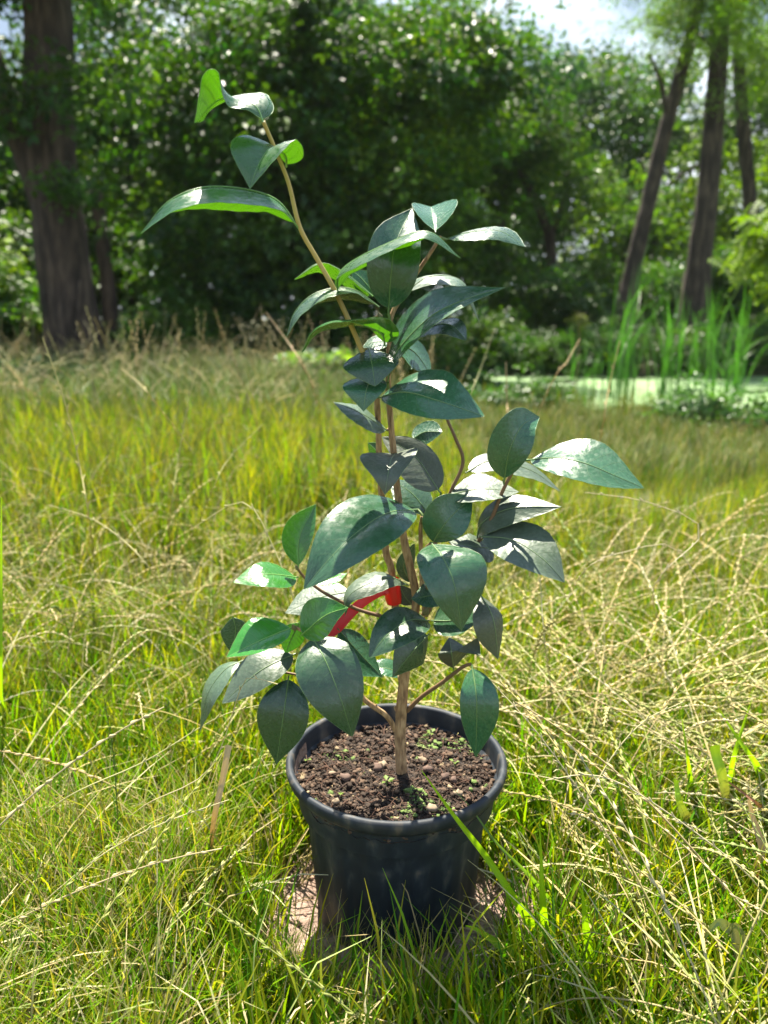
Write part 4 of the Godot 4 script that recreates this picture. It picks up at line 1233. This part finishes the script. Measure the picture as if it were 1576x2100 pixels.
	pebble_on(stud, Vector3(0.0000, 0.3482, -0.0040), 0.0013, Color.WHITE, 2)
	put("stud", solid(stud, M.red), t)
	tag(t, "red plastic strap tag looped round a camellia stem", "plant tag")


# ---------------------------------------------------------------- the meadow
func build_meadow() -> void:
	var green := [Color(0.075, 0.20, 0.005), Color(0.13, 0.27, 0.006), Color(0.19, 0.31, 0.008), Color(0.31, 0.33, 0.02)]
	var pale := [Color(0.40, 0.33, 0.16), Color(0.33, 0.30, 0.12), Color(0.46, 0.39, 0.21), Color(0.27, 0.30, 0.09)]
	var gold := [Color(0.16, 0.165, 0.045), Color(0.10, 0.145, 0.028), Color(0.22, 0.20, 0.07)]
	# near turf: short green tufts
	var g := thing("meadow_grass")
	tag(g, "long green and yellowing meadow grass all round the pot", "grass", "", "stuff")
	var near := []
	for k in 7:
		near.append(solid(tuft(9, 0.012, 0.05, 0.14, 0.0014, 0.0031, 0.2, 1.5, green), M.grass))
	var spot_near := func() -> Vector2:
		var z := lerpf(0.42, -0.75, rng.randf())
		var x := rng.randf_range(-1, 1) * (0.46 + (0.42 - z) * 0.55)
		if rng.randf() < bare(x, z) or Vector2(x - 0.0126, z).length() < 0.093:
			return Vector2(999, 0)
		if absf(x - 0.012) < 0.1 and z > 0.06 and z < 0.15 and rng.randf() < 0.4:
			return Vector2(999, 0)
		if patchy.get_noise_2d(x * 700.0, z * 700.0) < -0.28 and rng.randf() < 0.6:
			return Vector2(999, 0)
		return Vector2(x, z)
	var up_near := func(p: Vector2) -> Transform3D: return standing(p.x, p.y, rng.randf() * TAU, rng.randf_range(0.6, 1.25), rng.randf_range(-0.1, 0.3), 0.004)
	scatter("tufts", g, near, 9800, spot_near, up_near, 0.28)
	# matted dead blades low down
	var thatch := []
	for k in 5:
		thatch.append(solid(tuft(8, 0.018, 0.07, 0.17, 0.0010, 0.0020, 1.2, 2.6, pale), M.straw))
	var up_thatch := func(p: Vector2) -> Transform3D: return standing(p.x, p.y, rng.randf() * TAU, rng.randf_range(0.6, 1.2), rng.randf_range(0.2, 0.9), 0.004)
	scatter("thatch", g, thatch, 1500, spot_near, up_thatch, 0.25)
	# dead bits trodden into the bare soil
	var spot_bare := func() -> Vector2:
		var an := rng.randf() * TAU
		var d := sqrt(rng.randf_range(0.35, 1.0))
		return Vector2(0.01 + cos(an) * 0.2 * d, 0.04 + sin(an) * 0.16 * d)
	var up_bare := func(p: Vector2) -> Transform3D: return standing(p.x, p.y, rng.randf() * TAU, rng.randf_range(0.25, 0.6), rng.randf_range(0.9, 1.4), 0.0)
	scatter("thatch", g, thatch, 170, spot_bare, up_bare, 0.25)
	# fine tussock in the left front corner and before the pot
	var fine := []
	for k in 5:
		fine.append(solid(tuft(16, 0.012, 0.09, 0.19, 0.0008, 0.0015, 0.5, 1.7, [green[1], green[2], green[3], pale[0], pale[1], pale[2], pale[3]], 6), M.grass))
	var spot_corner := func() -> Vector2:
		var x := rng.randf_range(-0.62, -0.17)
		var z := rng.randf_range(-0.05, 0.36)
		return Vector2(x, z) if bare(x, z) < 0.5 else Vector2(999, 0)
	var up_corner := func(p: Vector2) -> Transform3D: return standing(p.x, p.y, rng.randf() * TAU, rng.randf_range(0.7, 1.15), 0.0, 0.006)
	scatter("fine_tussock", g, fine, 420, spot_corner, up_corner, 0.25)
	var spot_front := func() -> Vector2: return Vector2(rng.randf_range(-0.12, 0.07), rng.randf_range(0.115, 0.20))
	var up_front := func(p: Vector2) -> Transform3D: return standing(p.x, p.y, rng.randf() * TAU, rng.randf_range(0.35, 0.62), 0.0, 0.006)
	scatter("fine_tussock", g, fine, 64, spot_front, up_front, 0.25)

	# fallen straw: long bent stalks, most with seed ears, lying across the turf
	var d := thing("dry_stalks")
	tag(d, "dry straw coloured grass stalks bent and lying across the meadow", "dry grass", "", "stuff")
	var stalks := []
	for k in 12:
		var c: Color = pale[k % 4]
		stalks.append(solid(seed_stalk(rng.randf_range(0.22, 0.38), rng.randf_range(0.1, 0.5), rng.randf_range(0.1, 1.1) if k % 4 else 1.7, rng.randf_range(0.35, 0.6), rng.randi_range(10, 18) if k % 4 else 0, c, c * 1.1, rng.randf_range(0.0007, 0.0012), 1.3), M.straw))
	var broad := []
	for k in 6:
		broad.append(solid(grass_blade(rng.randf_range(0.16, 0.30), rng.randf_range(0.0012, 0.0026), 0.3, rng.randf_range(0.2, 1.3), pale[k % 4], (pale[(k + 1) % 4] as Color) * 1.05, 9), M.straw))
	var lie := func(p: Vector2) -> Transform3D:
		var main := 0.9 if p.x > 0.05 else 2.2                # which way the storm laid it
		var yaw := main + rng.randfn() * 0.7 + (PI if rng.randf() < 0.3 else 0.0)
		return standing(p.x, p.y, yaw, rng.randf_range(0.7, 1.2), rng.randf_range(0.35, 1.15), 0.003)
	var spot_lie := func() -> Vector2:
		var q: Vector2 = spot_near.call()
		if Vector2(q.x - 0.0126, q.y - 0.06).length() < 0.235 + 0.05 * rng.randf() or absf(q.x - 0.01) < 0.17 and q.y > 0.05:
			return Vector2(999, 0)
		if patchy.get_noise_2d(q.x * 420.0 + 800.0, q.y * 420.0) < rng.randf_range(-0.35, 0.3) - (0.12 if q.x > 0.1 else -0.12):
			return Vector2(999, 0)
		return q
	scatter("stalks", d, stalks, 1050, spot_lie, lie, 0.22)
	scatter("straw_blades", d, broad, 1500, spot_lie, lie, 0.22)
	# dense straw swathe at right and lower right
	var spot_swathe := func() -> Vector2:
		var x := rng.randf_range(0.10, 0.62)
		var z := rng.randf_range(-0.45, 0.32)
		return Vector2(x, z) if bare(x, z) < 0.3 and Vector2(x - 0.0126, z - 0.05).length() > 0.25 else Vector2(999, 0)
	scatter("stalks", d, stalks, 900, spot_swathe, lie, 0.2)
	scatter("straw_blades", d, broad, 450, spot_swathe, lie, 0.2)

	# looping pale stalks further back, thickest on the right
	var loops := []
	for k in 8:
		var c: Color = pale[k % 3]
		loops.append(solid(seed_stalk(rng.randf_range(0.26, 0.42), rng.randf_range(0.1, 0.5), rng.randf_range(0.9, 2.3), rng.randf_range(0.5, 0.7), rng.randi_range(12, 18), c * 1.1, c * 1.25, rng.randf_range(0.0010, 0.0014), 1.5), M.straw))
	var spot_loop := func() -> Vector2:
		var z := rng.randf_range(-0.3, -1.35)
		var x := rng.randf_range(0.10, 0.35 + (0.5 - z) * 0.5) if rng.randf() < 0.68 else rng.randf_range(-1.1, 0.0)
		if patchy.get_noise_2d(x * 300.0 + 300.0, z * 300.0) < rng.randf_range(-0.35, 0.15):
			return Vector2(999, 0)
		return Vector2(x, z)
	var up_loop := func(p: Vector2) -> Transform3D: return standing(p.x, p.y, 1.2 + rng.randfn() * 0.9, rng.randf_range(0.65, 1.05), rng.randf_range(0.0, 0.6), 0.004)
	scatter("stalks", d, loops, 480, spot_loop, up_loop, 0.2)
	# middle distance: taller, looser, more golden
	var mids := []
	for k in 6:
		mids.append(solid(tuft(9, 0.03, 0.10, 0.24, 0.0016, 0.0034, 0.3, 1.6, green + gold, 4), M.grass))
	var spot_mid := func() -> Vector2:
		var z := -0.35 - 2.9 * pow(rng.randf(), 1.3)
		var x := rng.randf_range(-1, 1) * (0.8 + (0.712 - z) * 0.66)
		if patchy.get_noise_2d(x * 260.0, z * 260.0) < rng.randf_range(-0.5, 0.15):
			return Vector2(999, 0)
		return Vector2(x, z)
	var up_mid := func(p: Vector2) -> Transform3D: return standing(p.x, p.y, rng.randf() * TAU, rng.randf_range(0.6, 1.3) * lerpf(0.5, 1.2, smoothstep(-0.4, -1.6, p.y)) * lerpf(1.0, lerpf(0.8, 0.42, smoothstep(-0.8, -2.4, p.y)), smoothstep(0.0, 0.7, p.x)), rng.randf_range(-0.1, 0.3), 0.004)
	scatter("tufts", g, mids, 14000, spot_mid, up_mid, 0.3)
	var talls := []
	for k in 10:
		var c: Color = (pale + gold)[k % 7]
		talls.append(solid(seed_stalk(rng.randf_range(0.30, 0.50), rng.randf_range(0.0, 0.45), rng.randf_range(0.3, 2.0), rng.randf_range(0.3, 0.5), rng.randi_range(8, 14), c, c * 1.1, 0.0011, 1.4), M.straw))
	var up_tall := func(p: Vector2) -> Transform3D:
		var low := lerpf(0.74, lerpf(0.5, 0.22, smoothstep(-0.8, -2.6, p.y)), smoothstep(0.0, 0.8, p.x))
		return standing(p.x, p.y, rng.randf() * TAU, rng.randf_range(0.6, 1.1) * low, rng.randf_range(0.0, 0.5), 0.004)
	scatter("stalks", d, talls, 6800, spot_mid, up_tall, 0.25)
	# far meadow, up to the trees on the left and to the water on the right
	var fars := []
	for k in 5:
		fars.append(solid(tuft(11, 0.07, 0.16, 0.40, 0.0025, 0.005, 0.3, 1.7, gold + [green[0], green[1], Color(0.08, 0.11, 0.03)], 4), M.far_grass))
	var spot_far := func() -> Vector2:
		var z := -3.0 - 9.0 * pow(rng.randf(), 1.1)
		var x := rng.randf_range(-1, 1) * (1.0 + (0.712 - z) * 0.8)
		if patchy.get_noise_2d(x * 110.0, z * 110.0) < rng.randf_range(-0.6, 0.05) or in_pond(x, z) > 0.05 or z < -10.8 and x > -2.0:
			return Vector2(999, 0)
		return Vector2(x, z)
	var up_far := func(p: Vector2) -> Transform3D:
		return standing(p.x, p.y, rng.randf() * TAU, rng.randf_range(0.65, 1.15) * lerpf(1.0, 0.34, smoothstep(-1.2, 1.0, p.x)), rng.randf_range(-0.1, 0.3), 0.004)
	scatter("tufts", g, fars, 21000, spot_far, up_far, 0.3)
	var edge := []
	for k in 4:
		edge.append(solid(tuft(10, 0.06, 0.14, 0.34, 0.004, 0.008, 0.2, 1.3, [Color(0.06, 0.14, 0.02), Color(0.09, 0.19, 0.025), gold[0]], 4), M.grass))
	var spot_edge := func() -> Vector2:
		var x := rng.randf_range(-2.5, 4.6)
		return Vector2(x, near_shore(x) + rng.randf_range(-0.75, 0.25))
	var up_edge := func(p: Vector2) -> Transform3D: return standing(p.x, p.y, rng.randf() * TAU, rng.randf_range(0.5, 1.1), rng.randf_range(-0.1, 0.3), 0.01)
	scatter("shore_tufts", g, edge, 900, spot_edge, up_edge, 0.3)
	var right := []
	for k in 4:
		right.append(solid(tuft(11, 0.05, 0.10, 0.24, 0.003, 0.006, 0.2, 1.4, [green[0], gold[2], Color(0.09, 0.13, 0.03), gold[0], pale[1]], 4), M.far_grass))
	var spot_right := func() -> Vector2:
		var z := rng.randf_range(-2.4, -6.5)
		var x := rng.randf_range(0.0, 0.62) * (0.9 - z)
		return Vector2(999, 0) if in_pond(x, z) > 0.05 else Vector2(x, z)
	var up_right := func(p: Vector2) -> Transform3D: return standing(p.x, p.y, rng.randf() * TAU, rng.randf_range(0.5, 0.95), rng.randf_range(-0.1, 0.3), 0.004)
	scatter("tufts", g, right, 4200, spot_right, up_right, 0.3)
	var ears := []
	for k in 8:
		var c: Color = (pale + [Color(0.55, 0.46, 0.28), Color(0.27, 0.25, 0.10), Color(0.22, 0.24, 0.08), Color(0.5, 0.42, 0.2)])[k % 8]
		ears.append(solid(seed_stalk(rng.randf_range(0.42, 0.62), rng.randf_range(0.0, 0.35), rng.randf_range(0.2, 1.9), rng.randf_range(0.25, 0.45), 8, c, c * 1.1, 0.0016, 2.2), M.straw))
	var up_ear := func(p: Vector2) -> Transform3D:
		return standing(p.x, p.y, rng.randf() * TAU, rng.randf_range(0.6, 1.05) * lerpf(1.0, 0.32, smoothstep(-1.2, 0.9, p.x)), rng.randf_range(0.0, 0.35), 0.004)
	var spot_ear := func() -> Vector2:
		var q: Vector2 = spot_far.call()
		return Vector2(999, 0) if q.x > -0.4 and rng.randf() < 0.8 else q
	scatter("stalks", d, ears, 9500, spot_ear, up_ear, 0.25)
	# last year's upright stalks that stand above the rest on the left
	var upright := []
	for k in 6:
		var c: Color = [Color(0.30, 0.24, 0.11), Color(0.42, 0.36, 0.18), Color(0.22, 0.20, 0.07)][k % 3]
		upright.append(solid(seed_stalk(rng.randf_range(0.55, 0.75), rng.randf_range(0.0, 0.25), rng.randf_range(0.0, 0.5), rng.randf_range(0.25, 0.4), 9, c, c * 1.1, 0.0018, 2.4), M.straw))
	var spot_up := func() -> Vector2:
		var z := rng.randf_range(-2.2, -6.0)
		return Vector2(rng.randf_range(-0.55, 0.06) * (0.712 - z), z)
	var up_upright := func(p: Vector2) -> Transform3D: return standing(p.x, p.y, rng.randf() * TAU, rng.randf_range(0.7, 1.05), rng.randf_range(0.0, 0.2), 0.004)
	scatter("stalks", d, upright, 190, spot_up, up_upright, 0.25)
	# short grass on the far bank
	var bank := thing("bank_grass")
	tag(bank, "shaded short grass on the far bank of the pond", "grass", "", "stuff")
	var spot_bank := func() -> Vector2: return Vector2(rng.randf_range(-1.5, 10.0), rng.randf_range(-11.2, -17.0))
	var up_bank := func(p: Vector2) -> Transform3D: return standing(p.x, p.y, rng.randf() * TAU, rng.randf_range(0.35, 0.7), 0.0, 0.004)
	scatter("tufts", bank, fars, 3800, spot_bank, up_bank, 0.3)


# ---------------------------------------------------------------- single blades and stalks that stand out in the foreground
func ribbon(called: String, pts: Array, widths: Array, low: Color, high: Color, mtl: Material, label: String, category: String, group: String, face := Vector3(0, 0.3, 1)) -> void:
	var s := Shape.new()
	const N := 26
	var path := even_path(pts, N)
	for k in N + 1:
		var t := float(k) / N
		var tan := (path[mini(k + 1, N)] - path[maxi(k - 1, 0)]).normalized()
		var side := tan.cross(face).normalized()
		var n := side.cross(tan).normalized()
		var f := t * (widths.size() - 1)
		var a := mini(int(f), widths.size() - 2)
		var w: float = lerpf(widths[a], widths[a + 1], f - a) * 0.00075
		var c := low.lerp(high, t)
		for j in range(-2, 3):
			s.pt(path[k] + side * w * j * 0.5 + n * w * 0.3 * absf(j) * 0.5, Vector2(j * 0.25 + 0.5, t), c * (1.12 if j == 0 else 1.0))
	s.lattice(0, N + 1, 5)
	var o := put(numbered(called), solid(s, mtl), self)
	tag(o, label, category, group)


func ear_stalk(pts: Array, r: float, ear: float, n: int, col: Color, label: String, grain := 1.0) -> void:
	var t := thing("seed_stalk")
	var s := Shape.new()
	tube(s, pts, r, r * 0.5, 6, 30, 0.1, col)
	put("stalk", solid(s, M.straw), t)
	var path := even_path(pts, 120)
	var e := Shape.new()
	for q in n:
		var k := clampi(int((1.0 - ear * (1.0 - float(q) / n)) * 120.0), 0, 118)
		var tan := (path[k + 1] - path[k]).normalized()
		var out := tan.cross(Vector3(0, 0.2, 1)).normalized() * (1.0 if q % 2 else -1.0)
		var wide := out.cross(tan)
		var d := (tan + out * 0.3).normalized()
		var l := 0.0105 * grain * (1.0 - 0.35 * float(q) / n)
		for f in 3:                                          # each spikelet is a few overlapping florets
			var at := path[k] + d * l * 0.16 * f
			var dd := (d + out * (0.12 * (f - 1)) + wide * rng.randf_range(-0.12, 0.12)).normalized()
			var first := e.p.size()
			for a in 4:
				var rr: float = [0.0001, 0.0008, 0.0007, 0.0001][a] * grain
				for j in 5:
					var an := TAU * j / 5.0
					e.pt(at + dd * l * 0.62 * a / 3.0 + (out * cos(an) + wide * sin(an)) * rr, Vector2.ZERO, col * rng.randf_range(0.9, 1.15))
			e.lattice(first, 4, 5, true)
	put("seed_head", solid(e, M.straw), t)
	tag(t, label, "grass stalk", "grass stalks with seed heads")


func build_foreground() -> void:
	var fresh := Color(0.19, 0.38, 0.012)
	var lime := Color(0.30, 0.50, 0.015)
	var teal := Color(0.15, 0.24, 0.09)
	var tan := Color(0.50, 0.38, 0.22)
	var straw := Color(0.46, 0.41, 0.22)
	var brown := Color(0.24, 0.12, 0.07)
	ribbon("grass_blade", [v(162.0, 0.0, 61.5), v(117.7, 108.2, 130.0), v(91.0, 149.5, 125.0), v(60.5, 190.0, 120.0), v(32.9, 226.8, 110.0)], [4, 5.5, 4.5, 3.2, 0.4], fresh, lime, M.grass, "bright green grass blade slanting across the front of the pot", "grass blade", "bright broad grass blades in the foreground")
	ribbon("grass_blade", [v(162.7, 0.0, 67.8), v(138.2, 116.8, 140.0), v(134.7, 161.2, 140.0), v(133.2, 187.3, 135.0)], [4, 5, 4, 0.4], fresh, lime, M.grass, "upright lime green grass blade right of the pot", "grass blade", "bright broad grass blades in the foreground")
	ribbon("grass_blade", [v(191.5, 0.0, 33.7), v(138.4, 100.7, 90.0), v(105.0, 137.8, 90.0), v(80.3, 169.4, 80.0), v(65.0, 181.8, 70.0)], [2.5, 3.5, 2.5, 1.5, 0.3], fresh, teal, M.grass, "thin darker green blade behind the bright one slanting across the pot", "grass blade", "bright broad grass blades in the foreground")
	ribbon("grass_blade", [v(164.5, 0.0, 117.0), v(127.1, 51.2, 140.0), v(99.3, 75.1, 140.0), v(82.3, 84.4, 135.0), v(72.9, 83.5, 130.0)], [7, 8, 7, 5, 0.8], teal, lime, M.grass, "bluish green blade with a dried tip at bottom right of the pot", "grass blade", "bright broad grass blades in the foreground")
	ribbon("grass_blade", [v(190.7, 0.0, 145.7), v(187.8, 40.3, 130.0), v(178.0, 92.2, 135.0), v(173.0, 130.1, 135.0)], [5, 6.5, 4.5, 0.4], fresh, lime, M.grass, "green and brown streaked blade standing at lower right", "grass blade", "bright broad grass blades in the foreground")
	ribbon("grass_blade", [v(401.9, 0.0, -178.7), v(332.1, 137.3, -40.0), v(324.5, 172.8, -40.0), v(321.3, 193.3, -45.0)], [4, 5.5, 4, 0.5], fresh, lime, M.grass, "short upright yellow green blade at middle right", "grass blade", "bright broad grass blades in the foreground")
	ribbon("grass_blade", [v(433.4, 0.0, -138.0), v(364.6, 131.8, -30.0), v(355.8, 155.3, -30.0), v(352.9, 168.2, -30.0)], [5, 8, 8, 7], straw, lime, M.straw, "pale cut off broad blade at middle right", "grass blade", "bright broad grass blades in the foreground")
	ribbon("grass_blade", [v(378.2, 0.0, -114.2), v(310.1, 116.6, 0.0), v(304.7, 136.8, 0.0), v(302.9, 145.4, 0.0)], [5, 8, 7, 3], straw, lime, M.straw, "pale yellow broken blade low at middle right", "grass blade", "bright broad grass blades in the foreground")
	ribbon("grass_blade", [v(446.6, 0.0, -178.7), v(383.9, 131.0, -50.0), v(390.1, 172.9, -50.0), v(402.6, 205.6, -60.0)], [5, 6, 5, 0.5], fresh, lime, M.grass, "wide bright blade leaning right at right edge", "grass blade", "bright broad grass blades in the foreground")
	ribbon("grass_blade", [v(514.7, 0.0, -222.8), v(402.2, 143.3, -40.0), v(380.3, 172.8, -40.0), v(361.4, 202.2, -50.0)], [6, 8, 6, 0.5], fresh, lime, M.grass, "wide bright blade leaning left and crossing another at right edge", "grass blade", "bright broad grass blades in the foreground")
	ribbon("grass_blade", [v(332.7, 0.0, 145.7), v(317.2, 72.1, 130.0), v(301.2, 91.5, 140.0), v(287.0, 105.6, 150.0), v(276.3, 85.5, 150.0)], [9, 10, 9, 6, 1], straw, teal, M.straw, "broad folded pale green blade at lower right corner", "grass blade", "bright broad grass blades in the foreground")
	ribbon("grass_blade", [v(-200.1, 0.0, -37.0), v(-168.7, 127.8, 40.0), v(-159.5, 166.1, 40.0), v(-151.3, 206.9, 35.0)], [0.6, 2, 3.8, 4.2], brown, tan, M.straw, "tan dry blade with a cut top left of the pot", "dry blade", "")
	ribbon("dead_leaf", [v(412.9, 0.0, -10.1), v(381.2, 57.5, 30.0), v(384.8, 86.5, 30.0), v(377.8, 113.4, 20.0), v(370.2, 136.1, 20.0)], [1, 4, 6, 5, 2], brown, tan, M.straw, "red brown withered grass leaf hanging at right edge", "dead leaf", "")
	ribbon("dead_leaf", [v(485.8, 0.0, -158.0), v(391.8, 116.6, 0.0), v(377.7, 128.2, 0.0), v(360.9, 139.3, -5.0)], [2, 4, 4, 1], brown, brown, M.straw, "curled brown leaf strip above the withered one at right edge", "dead leaf", "")
	ribbon("grass_blade", [v(-593.6, 0.0, -396.1), v(-449.7, 196.2, -120.0), v(-445.1, 309.9, -140.0), v(-442.2, 410.0, -160.0)], [4, 7, 5, 0.5], fresh, lime, M.grass, "tall lime green blade at the left border", "grass blade", "bright broad grass blades in the foreground")
	ribbon("grass_blade", [v(-312.5, 0.0, 150.7), v(-325.9, 28.9, 140.0), v(-316.0, 18.0, 150.0)], [4, 6, 5, 1], straw, lime, M.grass, "short yellow green blade at lower left corner", "grass blade", "bright broad grass blades in the foreground")
	ribbon("dry_blade", [v(-283.9, 0.0, 32.3), v(-282.9, 63.5, 100.0), v(-305.5, 66.2, 100.0), v(-324.5, 59.7, 100.0)], [2, 4, 4, 1], tan, straw, M.straw, "yellowed curled blade lying at lower left", "dry blade", "")
	ribbon("dry_blade", [v(-222.1, 0.0, -8.7), v(-209.4, 54.7, 60.0), v(-226.8, 47.9, 60.0), v(-236.8, 44.4, 60.0)], [2, 5, 5, 2], straw, teal, M.straw, "pale broken blade lying left of the pot", "dry blade", "")
	ear_stalk([v(-270.7, 0.0, 32.3), v(-270.4, 74.9, 30.0), v(-271.6, 136.1, 20.0), v(-274.8, 185.4, 10.0), v(-282.5, 238.7, 0.0)], 0.00080, 0.45, 16, Color(0.10, 0.15, 0.03), "dark green upright seed stalk left of the pot", 0.80)
	ear_stalk([v(-722.1, 0.0, -1129.6), v(-476.4, 283.3, -500.0), v(-491.8, 376.0, -520.0), v(-513.5, 476.1, -540.0), v(-552.1, 581.4, -570.0)], 0.00170, 0.42, 15, Color(0.40, 0.36, 0.14), "tallest straw seed stalk at upper left of meadow", 1.90)
	ear_stalk([v(-598.4, 0.0, -1343.7), v(-416.8, 235.7, -750.0), v(-399.7, 355.7, -780.0), v(-376.8, 467.2, -800.0), v(-360.0, 526.6, -820.0)], 0.00180, 0.38, 12, Color(0.36, 0.34, 0.12), "upright seed stalk between the tall left one and the camellia", 1.90)
	ear_stalk([v(-465.0, 0.0, -891.2), v(-345.2, 233.9, -400.0), v(-399.2, 285.7, -420.0), v(-459.8, 312.5, -450.0), v(-522.8, 328.8, -460.0)], 0.00130, 0.40, 12, Color(0.42, 0.38, 0.18), "straw stalk arching over to the left in mid meadow", 1.20)
	ear_stalk([v(-542.5, 0.0, -1392.2), v(-303.8, 309.1, -600.0), v(-270.6, 374.4, -620.0), v(-213.5, 430.1, -650.0)], 0.00130, 0.40, 12, Color(0.34, 0.34, 0.12), "straw stalk leaning right toward the camellia in mid meadow", 1.50)
	ear_stalk([v(-757.5, 0.0, -2500.3), v(-522.0, 404.9, -1100.0), v(-563.4, 461.3, -1100.0), v(-612.3, 496.9, -1120.0)], 0.00220, 0.50, 8, Color(0.45, 0.38, 0.18), "pale straw stalk leaning left behind the upright ones", 2.00)
	ear_stalk([v(-329.5, 0.0, -118.9), v(-228.3, 158.2, 60.0), v(-165.4, 196.5, 60.0), v(-125.2, 295.7, 80.0), v(-106.8, 301.0, 85.0), v(-93.3, 299.2, 90.0)], 0.00070, 0.30, 6, Color(0.50, 0.43, 0.24), "thin pale stalk reaching over the low left camellia leaves", 0.80)
	ear_stalk([v(150.6, 0.0, 48.8), v(97.7, 58.9, 130.0), v(71.2, 42.6, 135.0), v(44.9, 18.2, 140.0), v(20.5, -0.8, 150.0)], 0.00080, 0.75, 16, Color(0.50, 0.46, 0.26), "pale seed stalk drooping across the front of the pot", 1.10)
	ear_stalk([v(824.9, 0.0, -2293.5), v(540.9, 345.3, -1200.0), v(557.2, 451.5, -1220.0), v(581.7, 559.3, -1240.0)], 0.00260, 0.50, 11, Color(0.40, 0.30, 0.14), "brownish seed stalk standing before the pond reeds", 2.20)
	ear_stalk([v(489.0, 0.0, -2245.8), v(291.3, 359.1, -1100.0), v(286.4, 427.6, -1100.0), v(282.3, 514.2, -1110.0)], 0.00220, 0.55, 11, Color(0.42, 0.30, 0.16), "reddish seed stalk standing right of the camellia top", 2.00)
	ear_stalk([v(324.1, 0.0, -2866.8), v(215.6, 357.7, -1400.0), v(261.0, 474.4, -1420.0), v(301.0, 587.6, -1450.0)], 0.00260, 0.40, 8, Color(0.28, 0.28, 0.12), "greenish stalk leaning right above the camellia's right leaves", 2.20)
	ear_stalk([v(748.0, 0.0, -3322.8), v(429.6, 444.9, -1300.0), v(474.7, 505.6, -1320.0), v(505.2, 560.7, -1330.0)], 0.00240, 0.40, 8, Color(0.40, 0.30, 0.15), "short straw stalk leaning right before the pond", 2.00)
	ear_stalk([v(-391.7, 0.0, -4138.0), v(-204.4, 428.5, -1500.0), v(-272.2, 549.4, -1520.0), v(-335.6, 629.5, -1550.0)], 0.00280, 0.40, 8, Color(0.36, 0.26, 0.14), "brown stalk leaning left in the far meadow behind the yellow shoot", 2.40)
	ear_stalk([v(375.9, 0.0, -833.2), v(276.1, 274.8, -300.0), v(337.6, 299.7, -310.0), v(401.4, 303.8, -320.0), v(447.8, 246.5, -320.0)], 0.00120, 0.50, 14, Color(0.46, 0.40, 0.25), "pale stalk bowing over to the right beyond the camellia", 1.20)
	ear_stalk([v(551.0, 0.0, -657.3), v(365.0, 253.6, -280.0), v(431.5, 330.4, -300.0), v(358.8, 368.8, -310.0), v(274.6, 380.2, -320.0)], 0.00110, 0.45, 14, Color(0.48, 0.42, 0.27), "pale stalk looping back to the left beyond the camellia", 1.10)
	ear_stalk([v(282.5, 0.0, -478.4), v(206.2, 197.0, -200.0), v(198.2, 272.3, -210.0), v(195.0, 327.1, -220.0)], 0.00120, 0.50, 12, Color(0.46, 0.42, 0.25), "straight pale stalk close right of the camellia", 1.10)
	ear_stalk([v(286.0, 0.0, 32.3), v(238.4, 92.6, 80.0), v(189.5, 170.3, 70.0), v(142.3, 236.0, 60.0), v(104.1, 270.8, 30.0)], 0.00090, 0.45, 16, Color(0.50, 0.44, 0.26), "long pale stalk running up left through the swathe right of the pot", 0.90)
	ear_stalk([v(191.0, 0.0, -49.0), v(190.3, 122.2, 40.0), v(225.9, 180.5, 20.0), v(264.0, 212.6, 0.0), v(305.9, 229.1, -10.0)], 0.00090, 0.45, 14, Color(0.46, 0.42, 0.22), "long straw stalk rising to the right over the swathe", 0.90)
	ear_stalk([v(397.9, 0.0, 32.3), v(339.0, 108.9, 100.0), v(241.5, 184.0, 90.0), v(193.9, 202.7, 80.0), v(149.3, 197.6, 80.0)], 0.00090, 0.50, 16, Color(0.52, 0.46, 0.28), "straw stalk bending left from the right edge", 0.90)
	ear_stalk([v(-444.8, 0.0, -82.6), v(-312.0, 156.6, 50.0), v(-235.1, 186.7, 30.0), v(-165.1, 223.6, 10.0), v(-112.4, 234.4, 0.0)], 0.00090, 0.30, 10, Color(0.46, 0.44, 0.20), "straight straw stalk rising right at left of the pot", 0.80)
	ear_stalk([v(-374.7, 0.0, 76.9), v(-322.1, 83.9, 120.0), v(-258.9, 137.7, 110.0), v(-202.5, 165.8, 100.0), v(-143.9, 177.2, 80.0)], 0.00080, 0.30, 10, Color(0.50, 0.46, 0.24), "straw stalk slanting up right above the lower left tussock", 0.80)
	ear_stalk([v(-116.4, 0.0, -514.4), v(-109.0, 216.4, -250.0), v(-147.1, 318.6, -270.0), v(-188.8, 371.2, -300.0), v(-261.4, 331.9, -320.0)], 0.00120, 0.40, 12, Color(0.46, 0.42, 0.20), "arching straw stalk behind the small left camellia leaves", 1.10)
